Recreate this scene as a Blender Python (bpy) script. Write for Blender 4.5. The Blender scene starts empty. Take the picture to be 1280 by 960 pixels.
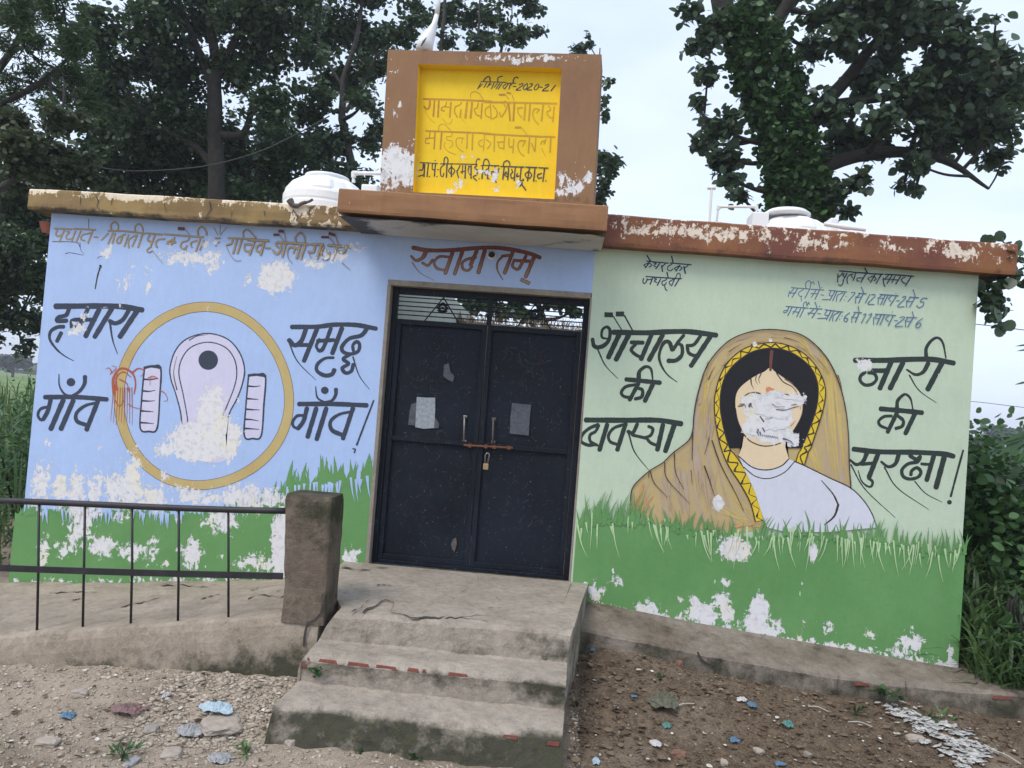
import bpy, bmesh, math, random
import numpy as np
from mathutils import Vector, Matrix, noise
random.seed(7); RNG = np.random.default_rng(7)
S = bpy.context.scene
COL = S.collection
# ------------------------------------------------------------------ camera
CAM = np.array([1.4027, -5.7637, 1.2565]); YAW, PITCH, ROLL, FPX = -0.0723, 0.0272, 0.0775, 978.21
def basis():
    f = np.array([math.sin(YAW)*math.cos(PITCH), math.cos(YAW)*math.cos(PITCH), math.sin(PITCH)])
    r0 = np.array([math.cos(YAW), -math.sin(YAW), 0.0]); u0 = np.cross(r0, f)
    r = r0*math.cos(ROLL)+u0*math.sin(ROLL)
    return r, np.cross(r, f), f
CR, CU, CF = basis()
cd = bpy.data.cameras.new('camera'); cam = bpy.data.objects.new('camera', cd); COL.objects.link(cam)
cd.sensor_fit = 'HORIZONTAL'; cd.sensor_width = 36; cd.lens = FPX/1280*36; cd.clip_start = 0.05; cd.clip_end = 5000
cam.matrix_world = Matrix(((CR[0], CU[0], -CF[0], CAM[0]), (CR[1], CU[1], -CF[1], CAM[1]), (CR[2], CU[2], -CF[2], CAM[2]), (0, 0, 0, 1)))
S.camera = cam
# ------------------------------------------------------------------ sky, sun, exposure
SUN_EL, SUN_AZ = math.radians(55), math.radians(216)      # from the front left
w = bpy.data.worlds.new('World'); S.world = w; w.use_nodes = True
nt = w.node_tree; N = nt.nodes; L = nt.links; N.clear()
out = N.new('ShaderNodeOutputWorld'); bg = N.new('ShaderNodeBackground'); bg.inputs['Strength'].default_value = 0.10
sky = N.new('ShaderNodeTexSky'); sky.sky_type = 'NISHITA'; sky.sun_disc = False
sky.sun_elevation = SUN_EL; sky.sun_rotation = SUN_AZ; sky.air_density = 1.0; sky.dust_density = 2.0
tc = N.new('ShaderNodeTexCoord'); mp = N.new('ShaderNodeMapping'); mp.inputs['Scale'].default_value = (1.2, 1.2, 3.2)
cn = N.new('ShaderNodeTexNoise'); cn.inputs['Scale'].default_value = 1.6; cn.inputs['Detail'].default_value = 5; cn.inputs['Roughness'].default_value = .5
cr = N.new('ShaderNodeMapRange'); cr.inputs['From Min'].default_value = .38; cr.inputs['From Max'].default_value = .66
cr.inputs['To Min'].default_value = .66; cr.inputs['To Max'].default_value = .96
mx = N.new('ShaderNodeMix'); mx.data_type = 'RGBA'; mx.inputs['B'].default_value = (7.7, 8.75, 10.8, 1)
L.new(tc.outputs['Generated'], mp.inputs['Vector']); L.new(mp.outputs[0], cn.inputs['Vector']); L.new(cn.outputs['Fac'], cr.inputs['Value'])
L.new(cr.outputs[0], mx.inputs['Factor']); L.new(sky.outputs[0], mx.inputs['A']); L.new(mx.outputs['Result'], bg.inputs['Color']); L.new(bg.outputs[0], out.inputs['Surface'])
sd = bpy.data.lights.new('sun', 'SUN'); sd.energy = 1.5; sd.angle = math.radians(24); sd.color = (1, .93, .83)
sun = bpy.data.objects.new('sun', sd); COL.objects.link(sun)
_sd = Vector((math.sin(SUN_AZ)*math.cos(SUN_EL), math.cos(SUN_AZ)*math.cos(SUN_EL), math.sin(SUN_EL)))
sun.rotation_euler = _sd.to_track_quat('Z', 'Y').to_euler(); sun.location = _sd*60
S.view_settings.view_transform = 'Standard'; S.view_settings.look = 'None'; S.view_settings.exposure = 0.46; S.view_settings.gamma = 1
S.view_settings.use_curve_mapping = False
S.cycles.use_denoising = True; S.cycles.max_bounces = 6

# ------------------------------------------------------------------ geometry helpers
def ray(x, y): return CF + CR*((x-640)/FPX) - CU*((y-480)/FPX)
def onY(x, y, Y): d = ray(x, y); return CAM + d*((Y-CAM[1])/d[1])
def onZ(x, y, Z): d = ray(x, y); return CAM + d*((Z-CAM[2])/d[2])
def onplane(x, y, p0, n): d = ray(x, y); return CAM + d*(np.dot(np.asarray(p0)-CAM, n)/np.dot(d, n))
def tag(o, label=None, cat=None, group=None, kind=None):
    if label: o['label'] = label
    if cat: o['category'] = cat
    if group: o['group'] = group
    if kind: o['kind'] = kind
    return o
def empty(name, label, cat, loc=(0, 0, 0), group=None):
    o = bpy.data.objects.new(name, None); COL.objects.link(o); o.location = loc; o.empty_display_size = .1
    return tag(o, label, cat, group)
def link(name, me, m, parent=None, smooth=False):
    o = bpy.data.objects.new(name, me); COL.objects.link(o)
    if m and len(me.materials) == 0: me.materials.append(m)
    if smooth: me.polygons.foreach_set('use_smooth', np.ones(len(me.polygons), bool))
    if parent is not None:
        o.parent = parent
        b = parent; off = Vector((0, 0, 0))
        while b is not None: off += b.location; b = b.parent
        o.location = -off       # meshes are written in world metres
        bpy.context.view_layer.update
    return o
def recentre(o):
    """thing meshes written in world metres get their origin at their own base"""
    me = o.data; co = np.empty(len(me.vertices)*3, np.float32); me.vertices.foreach_get('co', co); co = co.reshape(-1, 3)
    c = Vector(((co[:, 0].min()+co[:, 0].max())/2, (co[:, 1].min()+co[:, 1].max())/2, co[:, 2].min()))
    co -= np.array(c, np.float32); me.vertices.foreach_set('co', co.ravel()); o.location = c; return o
def join(dst, src):
    with bpy.context.temp_override(active_object=dst, object=dst, selected_objects=[dst, src], selected_editable_objects=[dst, src]): bpy.ops.object.join()
class MB:
    def __init__(s): s.v = []; s.f = []; s.a = {}
    def add(s, vs, fs, **attr):
        n = len(s.v); s.v += [tuple(map(float, q)) for q in vs]; s.f += [tuple(i+n for i in q) for q in fs]
        for k, val in attr.items():
            lst = s.a.setdefault(k, []); lst += [0.0]*(n-len(lst)); lst += list(val) if hasattr(val, '__len__') else [val]*len(vs)
        return s
    def box(s, x0, x1, y0, y1, z0, z1):
        vs = [(x0, y0, z0), (x1, y0, z0), (x1, y1, z0), (x0, y1, z0), (x0, y0, z1), (x1, y0, z1), (x1, y1, z1), (x0, y1, z1)]
        return s.add(vs, [(0, 3, 2, 1), (4, 5, 6, 7), (0, 1, 5, 4), (1, 2, 6, 5), (2, 3, 7, 6), (3, 0, 4, 7)])
    def hexa(s, v8): return s.add(v8, [(0, 3, 2, 1), (4, 5, 6, 7), (0, 1, 5, 4), (1, 2, 6, 5), (2, 3, 7, 6), (3, 0, 4, 7)])
    def tube(s, pts, rad, n=8, cap=True):
        pts = [Vector(p) for p in pts]; rad = rad if hasattr(rad, '__len__') else [rad]*len(pts)
        vs = []; fs = []; prev = None
        for i, p in enumerate(pts):
            t = (pts[min(i+1, len(pts)-1)]-pts[max(i-1, 0)]).normalized()
            if prev is None:
                a = Vector((0, 0, 1)) if abs(t.z) < .9 else Vector((1, 0, 0)); prev = t.cross(a).normalized()
            x = (prev-t*prev.dot(t)).normalized(); y = t.cross(x); prev = x
            for k in range(n):
                q = 2*math.pi*k/n; vs.append(p+(x*math.cos(q)+y*math.sin(q))*rad[i])
        for i in range(len(pts)-1):
            for k in range(n): fs.append((i*n+k, i*n+(k+1) % n, (i+1)*n+(k+1) % n, (i+1)*n+k))
        if cap: fs.append(tuple(range(n-1, -1, -1))); fs.append(tuple((len(pts)-1)*n+k for k in range(n)))
        return s.add(vs, fs)
    def lathe(s, prof, c, n=24):
        vs = []; fs = []
        for r, z in prof:
            for k in range(n): vs.append((c[0]+r*math.cos(2*math.pi*k/n), c[1]+r*math.sin(2*math.pi*k/n), c[2]+z))
        for i in range(len(prof)-1):
            for k in range(n): fs.append((i*n+k, i*n+(k+1) % n, (i+1)*n+(k+1) % n, (i+1)*n+k))
        fs.append(tuple(range(n-1, -1, -1))); fs.append(tuple((len(prof)-1)*n+k for k in range(n)))
        return s.add(vs, fs)
    def mesh(s, name='m', smooth=False):
        me = bpy.data.meshes.new(name); me.from_pydata(s.v, [], s.f)
        for k, val in s.a.items():
            val = list(val)+[0.0]*(len(s.v)-len(val)); a = me.attributes.new(k, 'FLOAT', 'POINT'); a.data.foreach_set('value', val)
        if smooth: me.polygons.foreach_set('use_smooth', np.ones(len(me.polygons), bool))
        return me
    def obj(s, name, m, parent=None, smooth=False, bevel=0):
        o = link(name, s.mesh(name, smooth), m, parent)
        if bevel: b = o.modifiers.new('b', 'BEVEL'); b.width = bevel; b.segments = 2; b.limit_method = 'ANGLE'
        return o
def np_mesh(name, v, f, attrs=None, smooth=False):
    """v (n,3), f (m,k) same face size"""
    me = bpy.data.meshes.new(name); v = np.asarray(v, np.float32); f = np.asarray(f, np.int32)
    me.vertices.add(len(v)); me.vertices.foreach_set('co', v.ravel())
    me.loops.add(f.size); me.loops.foreach_set('vertex_index', f.ravel()); me.polygons.add(len(f))
    me.polygons.foreach_set('loop_start', np.arange(0, f.size, f.shape[1], dtype=np.int32))
    me.update(calc_edges=True); me.validate()
    for k, val in (attrs or {}).items():
        a = me.attributes.new(k, 'FLOAT', 'POINT'); a.data.foreach_set('value', np.asarray(val, np.float32))
    if smooth: me.polygons.foreach_set('use_smooth', np.ones(len(me.polygons), bool))
    return me
def fbm(x, y, z=0., o=4): return noise.fractal(Vector((x, y, z)), 1.0, 2.0, o)

# ------------------------------------------------------------------ materials
class NT:
    def __init__(s, name):
        s.m = bpy.data.materials.new(name); s.m.use_nodes = True; s.t = s.m.node_tree; s.t.nodes.clear()
        s.o = s.n('ShaderNodeOutputMaterial'); s.b = s.n('ShaderNodeBsdfPrincipled'); s.l(s.b.outputs[0], s.o.inputs['Surface'])
        s.pos = s.n('ShaderNodeNewGeometry').outputs['Position']
    def n(s, t): return s.t.nodes.new(t)
    def l(s, a, b): s.t.links.new(a, b)
    def noise(s, sc, det=5, ro=.6, scale=None, dist=0):
        q = s.n('ShaderNodeTexNoise'); q.inputs['Scale'].default_value = sc; q.inputs['Detail'].default_value = det; q.inputs['Roughness'].default_value = ro; q.inputs['Distortion'].default_value = dist
        if scale:
            mpn = s.n('ShaderNodeMapping'); mpn.inputs['Scale'].default_value = scale; s.l(s.pos, mpn.inputs['Vector']); s.l(mpn.outputs[0], q.inputs['Vector'])
        else: s.l(s.pos, q.inputs['Vector'])
        return q.outputs['Fac']
    def rng(s, v, a, b, c=0., d=1.):
        q = s.n('ShaderNodeMapRange'); q.inputs['From Min'].default_value = a; q.inputs['From Max'].default_value = b; q.inputs['To Min'].default_value = c; q.inputs['To Max'].default_value = d
        s.l(v, q.inputs['Value']); return q.outputs[0]
    def mix(s, f, a, b):
        q = s.n('ShaderNodeMix'); q.data_type = 'RGBA'
        for v, i in ((f, 'Factor'), (a, 'A'), (b, 'B')):
            if isinstance(v, (int, float)): q.inputs[i].default_value = v
            elif isinstance(v, tuple): q.inputs[i].default_value = v if len(v) == 4 else v+(1,)
            else: s.l(v, q.inputs[i])
        return q.outputs['Result']
    def math(s, op, a, b=None):
        q = s.n('ShaderNodeMath'); q.operation = op
        for i, v in enumerate((a, b)):
            if v is None: continue
            if isinstance(v, (int, float)): q.inputs[i].default_value = v
            else: s.l(v, q.inputs[i])
        return q.outputs[0]
    def attr(s, name): q = s.n('ShaderNodeAttribute'); q.attribute_name = name; return q.outputs['Fac']
    def xyz(s): q = s.n('ShaderNodeSeparateXYZ'); s.l(s.pos, q.inputs[0]); return q.outputs
    def bump(s, h, st=.3, d=.01, prev=None):
        q = s.n('ShaderNodeBump'); q.inputs['Strength'].default_value = st; q.inputs['Distance'].default_value = d; s.l(h, q.inputs['Height'])
        if prev is not None: s.l(prev, q.inputs['Normal'])
        return q.outputs[0]
    def fin(s, col, rough=.8, normal=None, metal=0, spec=.3):
        if isinstance(col, tuple): s.b.inputs['Base Color'].default_value = col+(1,)
        else: s.l(col, s.b.inputs['Base Color'])
        if isinstance(rough, (int, float)): s.b.inputs['Roughness'].default_value = rough
        else: s.l(rough, s.b.inputs['Roughness'])
        s.b.inputs['Metallic'].default_value = metal; s.b.inputs['Specular IOR Level'].default_value = spec
        if normal is not None: s.l(normal, s.b.inputs['Normal'])
        return s.m
def sc3(c, k): return tuple(min(1, x*k) for x in c)
PLASTER = (.74, .73, .74)
def paint(name, c, c2=None, var=.12, rough=.65, peel=True, amp=3.0, grad=None, under=PLASTER, stain=False, streak=False):
    """sun-faded wall paint; the float attribute 'peel' says where it flakes off down to the white plaster"""
    t = NT(name); n1 = t.noise(2.3, 6, .6); n2 = t.noise(38, 3, .6)
    col = t.mix(t.rng(n1, .3, .7), sc3(c, 1-var), sc3(c, 1+var)) if c2 is None else t.mix(t.rng(n1, .35, .65), c, c2)
    if grad:
        z = t.xyz()[2]; col = t.mix(t.math('ADD', t.rng(z, grad[0], grad[1]), t.rng(n1, .3, .7, -.25, .25)), col, grad[2])
    col = t.mix(t.rng(n2, .35, .75, 0, .14), col, sc3(c, .72)); br = t.noise(16, 5, .65, (1.6, 1, .30), .6); col = t.mix(t.rng(br, .38, .72, 0, .20), col, sc3(c, 1.22)); col = t.mix(t.rng(t.noise(4.5, 7, .72), .50, .72, 0, .16), col, sc3(c, .62))
    if streak:
        st = t.noise(3.2, 5, .7, (4, 4, .55)); col = t.mix(t.rng(st, .52, .75, 0, .4), col, sc3(c, .55))
    h = t.noise(60, 4, .6)
    nb = None
    if peel:
        pn = t.math('ADD', t.math('MULTIPLY', t.noise(17, 12, .74, None, .5), .62), t.math('MULTIPLY', t.noise(34, 8, .7, (1, 1, .42), .4), .38)); v = t.math('ADD', t.attr('peel'), t.math('MULTIPLY', t.math('SUBTRACT', pn, .5), amp))
        mk = t.rng(v, .50, .53); ed = t.rng(v, .46, .50)
        pc = t.mix(t.rng(t.noise(26, 7, .7), .50, .75), under, sc3(under, .62)); pc = t.mix(t.rng(t.noise(3.1, 4, .6), .54, .66, 0, .45), pc, (.80, .74, .50) if under is PLASTER else under)
        col = t.mix(t.math('MULTIPLY', ed, .30), col, sc3(c, 1.25)); col = t.mix(mk, col, pc)
        nb = t.bump(mk, .5, -.004)
    if stain:
        sn = t.noise(5.5, 7, .7); sv = t.math('ADD', t.attr('stain'), t.math('MULTIPLY', t.math('SUBTRACT', sn, .5), 1.3))
        col = t.mix(t.rng(sv, .36, .62, 0, .92), col, (.028, .024, .02))
    nb = t.bump(t.noise(5, 4, .5), .12, .03, nb); nb = t.bump(h, .18, .004, nb)
    return t.fin(col, rough, nb)
def concrete(name, c, c2, dark=(.035, .036, .028), bump=.5, streak=False):
    t = NT(name); a = t.noise(3.0, 7, .65); b = t.noise(22, 6, .7); d = t.noise(120, 3, .6)
    col = t.mix(t.rng(a, .32, .68), c, c2); col = t.mix(t.rng(b, .4, .75, 0, .55), col, sc3(c2, .55)); col = t.mix(t.rng(d, .45, .8, 0, .4), col, sc3(c, 1.25)); col = t.mix(t.rng(t.noise(9, 9, .78, (1, 1, .35)), .52, .70, 0, .5), col, sc3(c2, .5))
    sv = t.math('ADD', t.attr('stain'), t.math('MULTIPLY', t.math('SUBTRACT', t.noise(6, 8, .72), .5), 1.5))
    col = t.mix(t.rng(sv, .26, .60, 0, .90), col, t.mix(t.rng(b, .4, .6), dark, (.05, .055, .028)))
    nb = t.bump(b, bump, .014); nb = t.bump(d, .6, .005, nb); nb = t.bump(t.rng(t.noise(7, 9, .75), .55, .62), .5, -.006, nb)
    return t.fin(col, .92, nb, spec=.15)
def plain(name, c, rough=.6, var=.15, sc=8, bump=0., metal=0., spec=.4):
    t = NT(name); n = t.noise(sc, 5, .6); nb = t.bump(t.noise(sc*4, 4, .6), bump, .006) if bump else None
    return t.fin(t.mix(t.rng(n, .3, .7), sc3(c, 1-var), sc3(c, 1+var)), rough, nb, metal, spec)
def leafmat(name, lo, hi, trans=.25, rough=.42):
    t = NT(name); a = t.attr('tint'); col = t.mix(a, lo, hi); col = t.mix(t.rng(t.noise(1.1, 3, .5), .35, .65, 0, .35), col, sc3(lo, .7))
    t.l(col, t.b.inputs['Base Color']); t.b.inputs['Roughness'].default_value = rough; t.b.inputs['Specular IOR Level'].default_value = .5
    tr = t.n('ShaderNodeBsdfTranslucent'); t.l(t.mix(.5, col, sc3(hi, 1.2)), tr.inputs['Color']); ms = t.n('ShaderNodeMixShader'); ms.inputs[0].default_value = trans
    t.l(t.b.outputs[0], ms.inputs[1]); t.l(tr.outputs[0], ms.inputs[2]); t.l(ms.outputs[0], t.o.inputs['Surface']); return t.m
BLUE = (.40, .53, .80); LGREEN = (.52, .62, .47); DGREEN = (.115, .275, .09)
M = dict(
    blue=paint('blue wall paint', BLUE, var=.05), lgreen=paint('pale green wall paint', LGREEN, var=.05),
    dgreen=paint('grass green wall paint', DGREEN, (.145, .32, .115)), blade_l=paint('pale blade paint', (.44, .62, .34), peel=True), blade_b=paint('blue blade paint', BLUE),
    ink_l=paint('charcoal letter paint', (.042, .055, .085)), ink_r=paint('dark green black letter paint', (.030, .042, .038)),
    tan=paint('tan letter paint', (.42, .31, .17)), maroon=paint('maroon mark paint', (.16, .055, .045)), outl=paint('brown outline paint', (.09, .055, .045)), outy=paint('ochre outline paint', (.19, .125, .075)),
    welcome=paint('red brown letter paint', (.38, .25, .17), grad=(2.17, 2.36, (.17, .035, .030))),
    bluel=paint('blue letter paint', (.085, .16, .30)), navy=paint('navy letter paint', (.018, .036, .10)),
    yellow=paint('yellow board paint', (.83, .56, .018), var=.06, stain=True), ylet=paint('faded brown letter paint', (.44, .19, .03), (.58, .32, .03)), ylet2=paint('faint brown letter paint', (.50, .26, .03), (.62, .37, .03)),
    ynavy=paint('navy board letter paint', (.045, .045, .075)),
    frame=paint('brown board paint', (.28, .155, .075), (.24, .125, .065), streak=True, stain=True),
    canopy=paint('orange brown canopy paint', (.30, .155, .07), (.25, .12, .06), streak=True, stain=True),
    beam_l=paint('ochre beam paint', (.31, .215, .085), (.17, .105, .050), streak=True, stain=True, under=(.78, .66, .50)),
    beam_r=paint('rust beam paint', (.17, .062, .045), (.27, .115, .045), streak=True, stain=True, under=(.78, .67, .55)),
    soffit=paint('mouldy soffit plaster', (.62, .59, .52), (.50, .47, .41), stain=True), inner=plain('inner wall plaster', (.50, .52, .47), .85, .08),
    ring=paint('ochre ring paint', (.50, .36, .15), (.56, .46, .20)), lav=paint('lavender paint', (.62, .60, .76), var=.03), red=paint('red scribble paint', (.42, .11, .06)),
    veil=paint('tan veil paint', (.47, .35, .19), (.54, .42, .18)), veil3=paint('golden veil stroke paint', (.58, .44, .15)), veil4=paint('orange veil stroke paint', (.56, .33, .14)), veil2=paint('grey tan veil fold paint', (.46, .37, .30), (.44, .31, .16)), eye=plain('grey print remains', (.10, .10, .12), .8), smear=plain('torn paper on paint', (.68, .68, .71), .85, .15, 60), byel=paint('yellow border paint', (.72, .52, .035), var=.08), hair=paint('black hair paint', (.012, .013, .017)),
    skin=paint('cream face paint', (.76, .61, .40), var=.03), blouse=paint('white blouse paint', (.64, .66, .74), var=.03), line=paint('dark line paint', (.05, .035, .03)), sind=paint('brown parting paint', (.16, .06, .045)), bindi=paint('orange dot paint', (.62, .24, .11)),
    steel=None, trim=concrete('door trim cement', (.34, .30, .25), (.26, .22, .18), bump=.3),
    step=concrete('weathered step concrete', (.415, .365, .305), (.28, .24, .195)), ramp=concrete('ramp concrete', (.42, .355, .285), (.28, .235, .18)), post=concrete('brown weathered post concrete', (.215, .175, .135), (.13, .10, .078), bump=1.), ledge=concrete('damp ledge concrete', (.30, .26, .22), (.15, .12, .09)),
    crack=plain('dark crack line', (.05, .044, .038), .95), iron=plain('dark painted iron', (.022, .020, .024), .5, .4, 12, .2), rust=plain('rusty iron', (.16, .06, .03), .7, .3, 30, .2), chrome=plain('worn steel', (.28, .27, .25), .45, .2, 40, 0, .8), brass=plain('brass', (.42, .31, .17), .4, .15, 40, 0, .7),  # cracks are drawn as thin dark lines
    tank=plain('white tank plastic', (.80, .81, .82), .45, .03), pvc=plain('white pipe plastic', (.75, .74, .72), .45, .05), paper=plain('weathered paper', (.30, .33, .36), .8, .25, 45), papdk=plain('torn paper remains', (.085, .095, .11), .8, .3, 50),
    brick=plain('red brick', (.19, .062, .045), .9, .25, 30, .4), wire=plain('cable rubber', (.03, .03, .032), .6), rope=plain('dirty rope', (.12, .10, .09), .9, .3, 40),
    bark=plain('dark bark', (.028, .024, .020), .95, .45, 14, .9), bark2=plain('grey bark', (.05, .045, .04), .95, .35, 14, .9),
    lf_dark=leafmat('dark tree leaves', (.012, .028, .012), (.085, .150, .058)), lf_teak=leafmat('broad tree leaves', (.018, .040, .022), (.105, .165, .085), .30), lf_ivy=leafmat('ivy leaves', (.016, .046, .014), (.075, .17, .04)),
    lf_neem=leafmat('light tree leaves', (.022, .048, .014), (.075, .14, .04), .3), lf_olive=leafmat('olive tree leaves', (.028, .042, .018), (.10, .13, .055)), lf_bush=leafmat('bush leaves', (.022, .060, .018), (.10, .21, .06)), lf_grass=leafmat('grass blades', (.04, .09, .024), (.18, .29, .10), .3), lf_weed=leafmat('weed leaves', (.03, .075, .022), (.075, .16, .05)), lf_far=leafmat('far tree leaves', (.02, .032, .022), (.05, .075, .045)),
)
def steelmat():
    t = NT('blue black gate paint'); n = t.noise(2.2, 6, .65); s = t.noise(26, 8, .75, (1.4, 1, .8)); d = t.noise(75, 2, .5)
    col = t.mix(t.rng(n, .35, .68), (.0035, .0055, .011), (.010, .015, .026)); col = t.mix(t.rng(s, .58, .74, 0, .32), col, (.12, .13, .14)); col = t.mix(t.rng(d, .70, .78, 0, .55), col, (.32, .30, .27))
    return t.fin(col, t.rng(n, .3, .7, .50, .72), t.bump(s, .15, .004), spec=.22)
M['steel'] = steelmat()
def soilmat():
    t = NT('rubbly soil'); x, y, z = t.xyz(); a = t.noise(1.4, 7, .65); b = t.noise(11, 8, .72); c = t.noise(60, 6, .7)
    left = t.mix(t.rng(b, .35, .68), (.385, .315, .24), (.53, .445, .35)); right = t.mix(t.rng(b, .35, .68), (.095, .064, .043), (.205, .148, .098))
    f = t.math('ADD', t.rng(x, .2, 1.9), t.rng(a, .3, .7, -.4, .4)); q = t.n('ShaderNodeClamp'); t.l(f, q.inputs[0])
    col = t.mix(q.outputs[0], left, right); col = t.mix(t.rng(c, .45, .75, 0, .5), col, sc3((.40, .34, .27), 1)); col = t.mix(t.rng(a, .56, .75, 0, .4), col, (.12, .09, .065))
    far = t.math('MAXIMUM', t.rng(y, 6, 12), t.rng(t.math('ABSOLUTE', t.math('SUBTRACT', x, .8)), 14, 30)); col = t.mix(far, col, t.mix(t.rng(t.noise(.12, 4, .6), .35, .65), (.10, .17, .05), (.20, .26, .09)))
    nb = t.bump(b, 1.0, .035); nb = t.bump(c, .9, .012, nb); return t.fin(col, .97, nb, spec=.1)
M['soil'] = soilmat()

# ------------------------------------------------------------------ where the paint flakes (photo pixels on the wall, radii in pixels)
PXM = 1/168.
BL = []
def blob(px, py, rx, ry, s=1.0, Y=0.): p = onY(px, py, Y); BL.append((p[0], p[2], rx*PXM*1.15, ry*PXM*1.15, s*(.74 if s < 1.12 else 1)))
for q in [(52, 605, 16, 30, .95), (75, 612, 12, 22), (95, 612, 12, 28), (118, 608, 14, 26, .9), (145, 612, 18, 22), (165, 602, 13, 40, 1.1), (190, 622, 22, 16), (215, 612, 14, 10, .7), (238, 620, 18, 12), (262, 622, 20, 14, .9), (290, 620, 16, 16), (310, 625, 22, 18, 1.1), (340, 622, 20, 12), (100, 575, 14, 14, .55), (150, 580, 12, 16, .6), (60, 585, 14, 14, .6),
          (250, 552, 34, 20, 1.2), (262, 525, 15, 34, 1.25), (270, 495, 8, 16, 1.1), (232, 548, 22, 18, 1.1), (282, 550, 16, 22, 1.15), (207, 563, 13, 11, 1.1), (248, 570, 30, 8, 1.1), (300, 500, 6, 14, .6),
          (345, 347, 20, 17, 1.15), (345, 360, 8, 14, .8), (232, 322, 40, 10, .95), (265, 326, 14, 16, .95), (330, 348, 12, 12, .8), (310, 350, 9, 9, .9), (262, 304, 14, 9, .7), (133, 316, 9, 8, 1.0), (140, 304, 5, 6, .5), (418, 320, 18, 9, .9), (395, 330, 16, 8, .9), (440, 310, 22, 7, .75), (155, 358, 16, 18, .62), (185, 352, 5, 24, .8), (165, 340, 10, 14, .6), (60, 551, 6, 9, .85), (123, 558, 6, 5, .8), (345, 310, 8, 5, .6), (212, 304, 6, 5, .5),
          (98, 410, 12, 8, .95), (105, 395, 6, 8, .85), (90, 416, 8, 5, .9), (130, 385, 6, 5, .7), (150, 383, 4, 6, .8), (110, 383, 4, 4, .8), (260, 384, 2, 5, 1), (205, 594, 8, 8, .9), (228, 608, 16, 6, .7), (245, 612, 12, 6, .85),
          (100, 655, 16, 32, 1.05), (128, 682, 20, 14, 1.1), (112, 640, 16, 14, .9), (165, 690, 20, 12, 1.0), (190, 688, 10, 18, .85), (55, 690, 8, 22, .95), (80, 688, 12, 12, .9), (72, 680, 8, 8, .8), (240, 692, 14, 20, 1.05), (228, 685, 10, 8, .8), (278, 648, 22, 20, .95), (270, 660, 14, 12, .8), (352, 678, 11, 40, 1.15), (318, 702, 18, 12, .95), (338, 708, 22, 10, .9), (300, 705, 16, 8, .8), (208, 705, 7, 6, .95), (150, 645, 14, 10, .7), (195, 642, 10, 10, .6), (437, 698, 10, 14, 1.05), (446, 690, 5, 8, .8), (220, 650, 6, 6, .7), (45, 632, 14, 8, .8), (275, 694, 6, 6, .7)]: blob(*q)
for x in range(20, 350, 12): blob(x, 727 - (x-20)*.008, 12, 5, .62+.3*random.random())
for q in [(918, 686, 17, 11, 1.2), (907, 690, 8, 6), (898, 629, 6, 8, 1.2), (1016, 690, 4, 10, 1.15), (770, 724, 7, 6, 1.1), (765, 716, 5, 4), (776, 728, 4, 4), (780, 760, 5, 4, .7), (808, 763, 16, 12, 1.05), (822, 768, 8, 6, 1), (866, 752, 6, 10, 1), (878, 766, 16, 10, 1.15), (888, 760, 8, 8), (903, 752, 9, 12, 1.1), (910, 768, 9, 12, 1.1), (949, 764, 9, 18, 1.25), (945, 780, 14, 14, 1.15), (970, 782, 12, 10, .85), (1005, 778, 6, 6, .8), (1034, 783, 9, 5, 1.1), (1040, 778, 4, 4, .9), (1138, 803, 14, 12, 1.05), (1128, 812, 16, 8, .95), (1150, 800, 10, 6, .8), (1138, 783, 5, 5, 1), (1088, 794, 8, 6, .85), (905, 729, 6, 6, 1.1), (893, 729, 3, 3, .9), (1003, 728, 2, 3, .9), (740, 735, 14, 9, 1.0), (745, 745, 7, 12, .9), (1188, 815, 4, 14, .9), (1080, 456, 7, 6, 1.2), (1172, 466, 2, 3, 1.1), (944, 431, 2.5, 2.5, 1.2), (963, 424, 1.5, 2.5, 1.2), (1000, 740, 2, 2, .9), (850, 745, 3, 3, .8), (1173, 828, 12, 5, .9)]: blob(*q)
for k in range(46): x = 745+k*10; blob(x, 758+(x-745)*.166, 11, 5.5, .6+.5*random.random())
FACE = [(927, 497), (948, 493), (968, 492), (988, 495), (1005, 497), (1006, 503), (992, 503), (988, 513), (990, 524), (984, 535), (997, 545), (997, 553), (988, 556), (968, 552), (946, 546), (934, 546), (930, 533), (936, 521), (931, 511)]
FACEW = [(onY(x, y, 0)[0], onY(x, y, 0)[2]) for x, y in FACE]
def segd(px, pz, poly):
    d = np.full(px.shape, 1e9); ins = np.zeros(px.shape, bool)
    for i in range(len(poly)):
        x0, z0 = poly[i]; x1, z1 = poly[(i+1) % len(poly)]
        t = np.clip(((px-x0)*(x1-x0)+(pz-z0)*(z1-z0))/((x1-x0)**2+(z1-z0)**2), 0, 1)
        d = np.minimum(d, np.hypot(px-x0-t*(x1-x0), pz-z0-t*(z1-z0)))
        c = ((z0 > pz) != (z1 > pz)) & (px < (x1-x0)*(pz-z0)/((z1-z0) if abs(z1-z0) > 1e-9 else 1e-9)+x0); ins ^= c
    return np.where(ins, d, -d)
def peel_at(x, z):
    x = np.asarray(x, float); z = np.asarray(z, float); r = np.full(x.shape, .03)
    for bx, bz, rx, rz, s in BL:
        q = ((x-bx)/rx)**2+((z-bz)/rz)**2; r = np.maximum(r, s*np.exp(-q*.75))
    return np.maximum(r, np.clip(.62+segd(x, z, FACEW)*11, 0, .86))
PEEL_FN = [peel_at]

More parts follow.
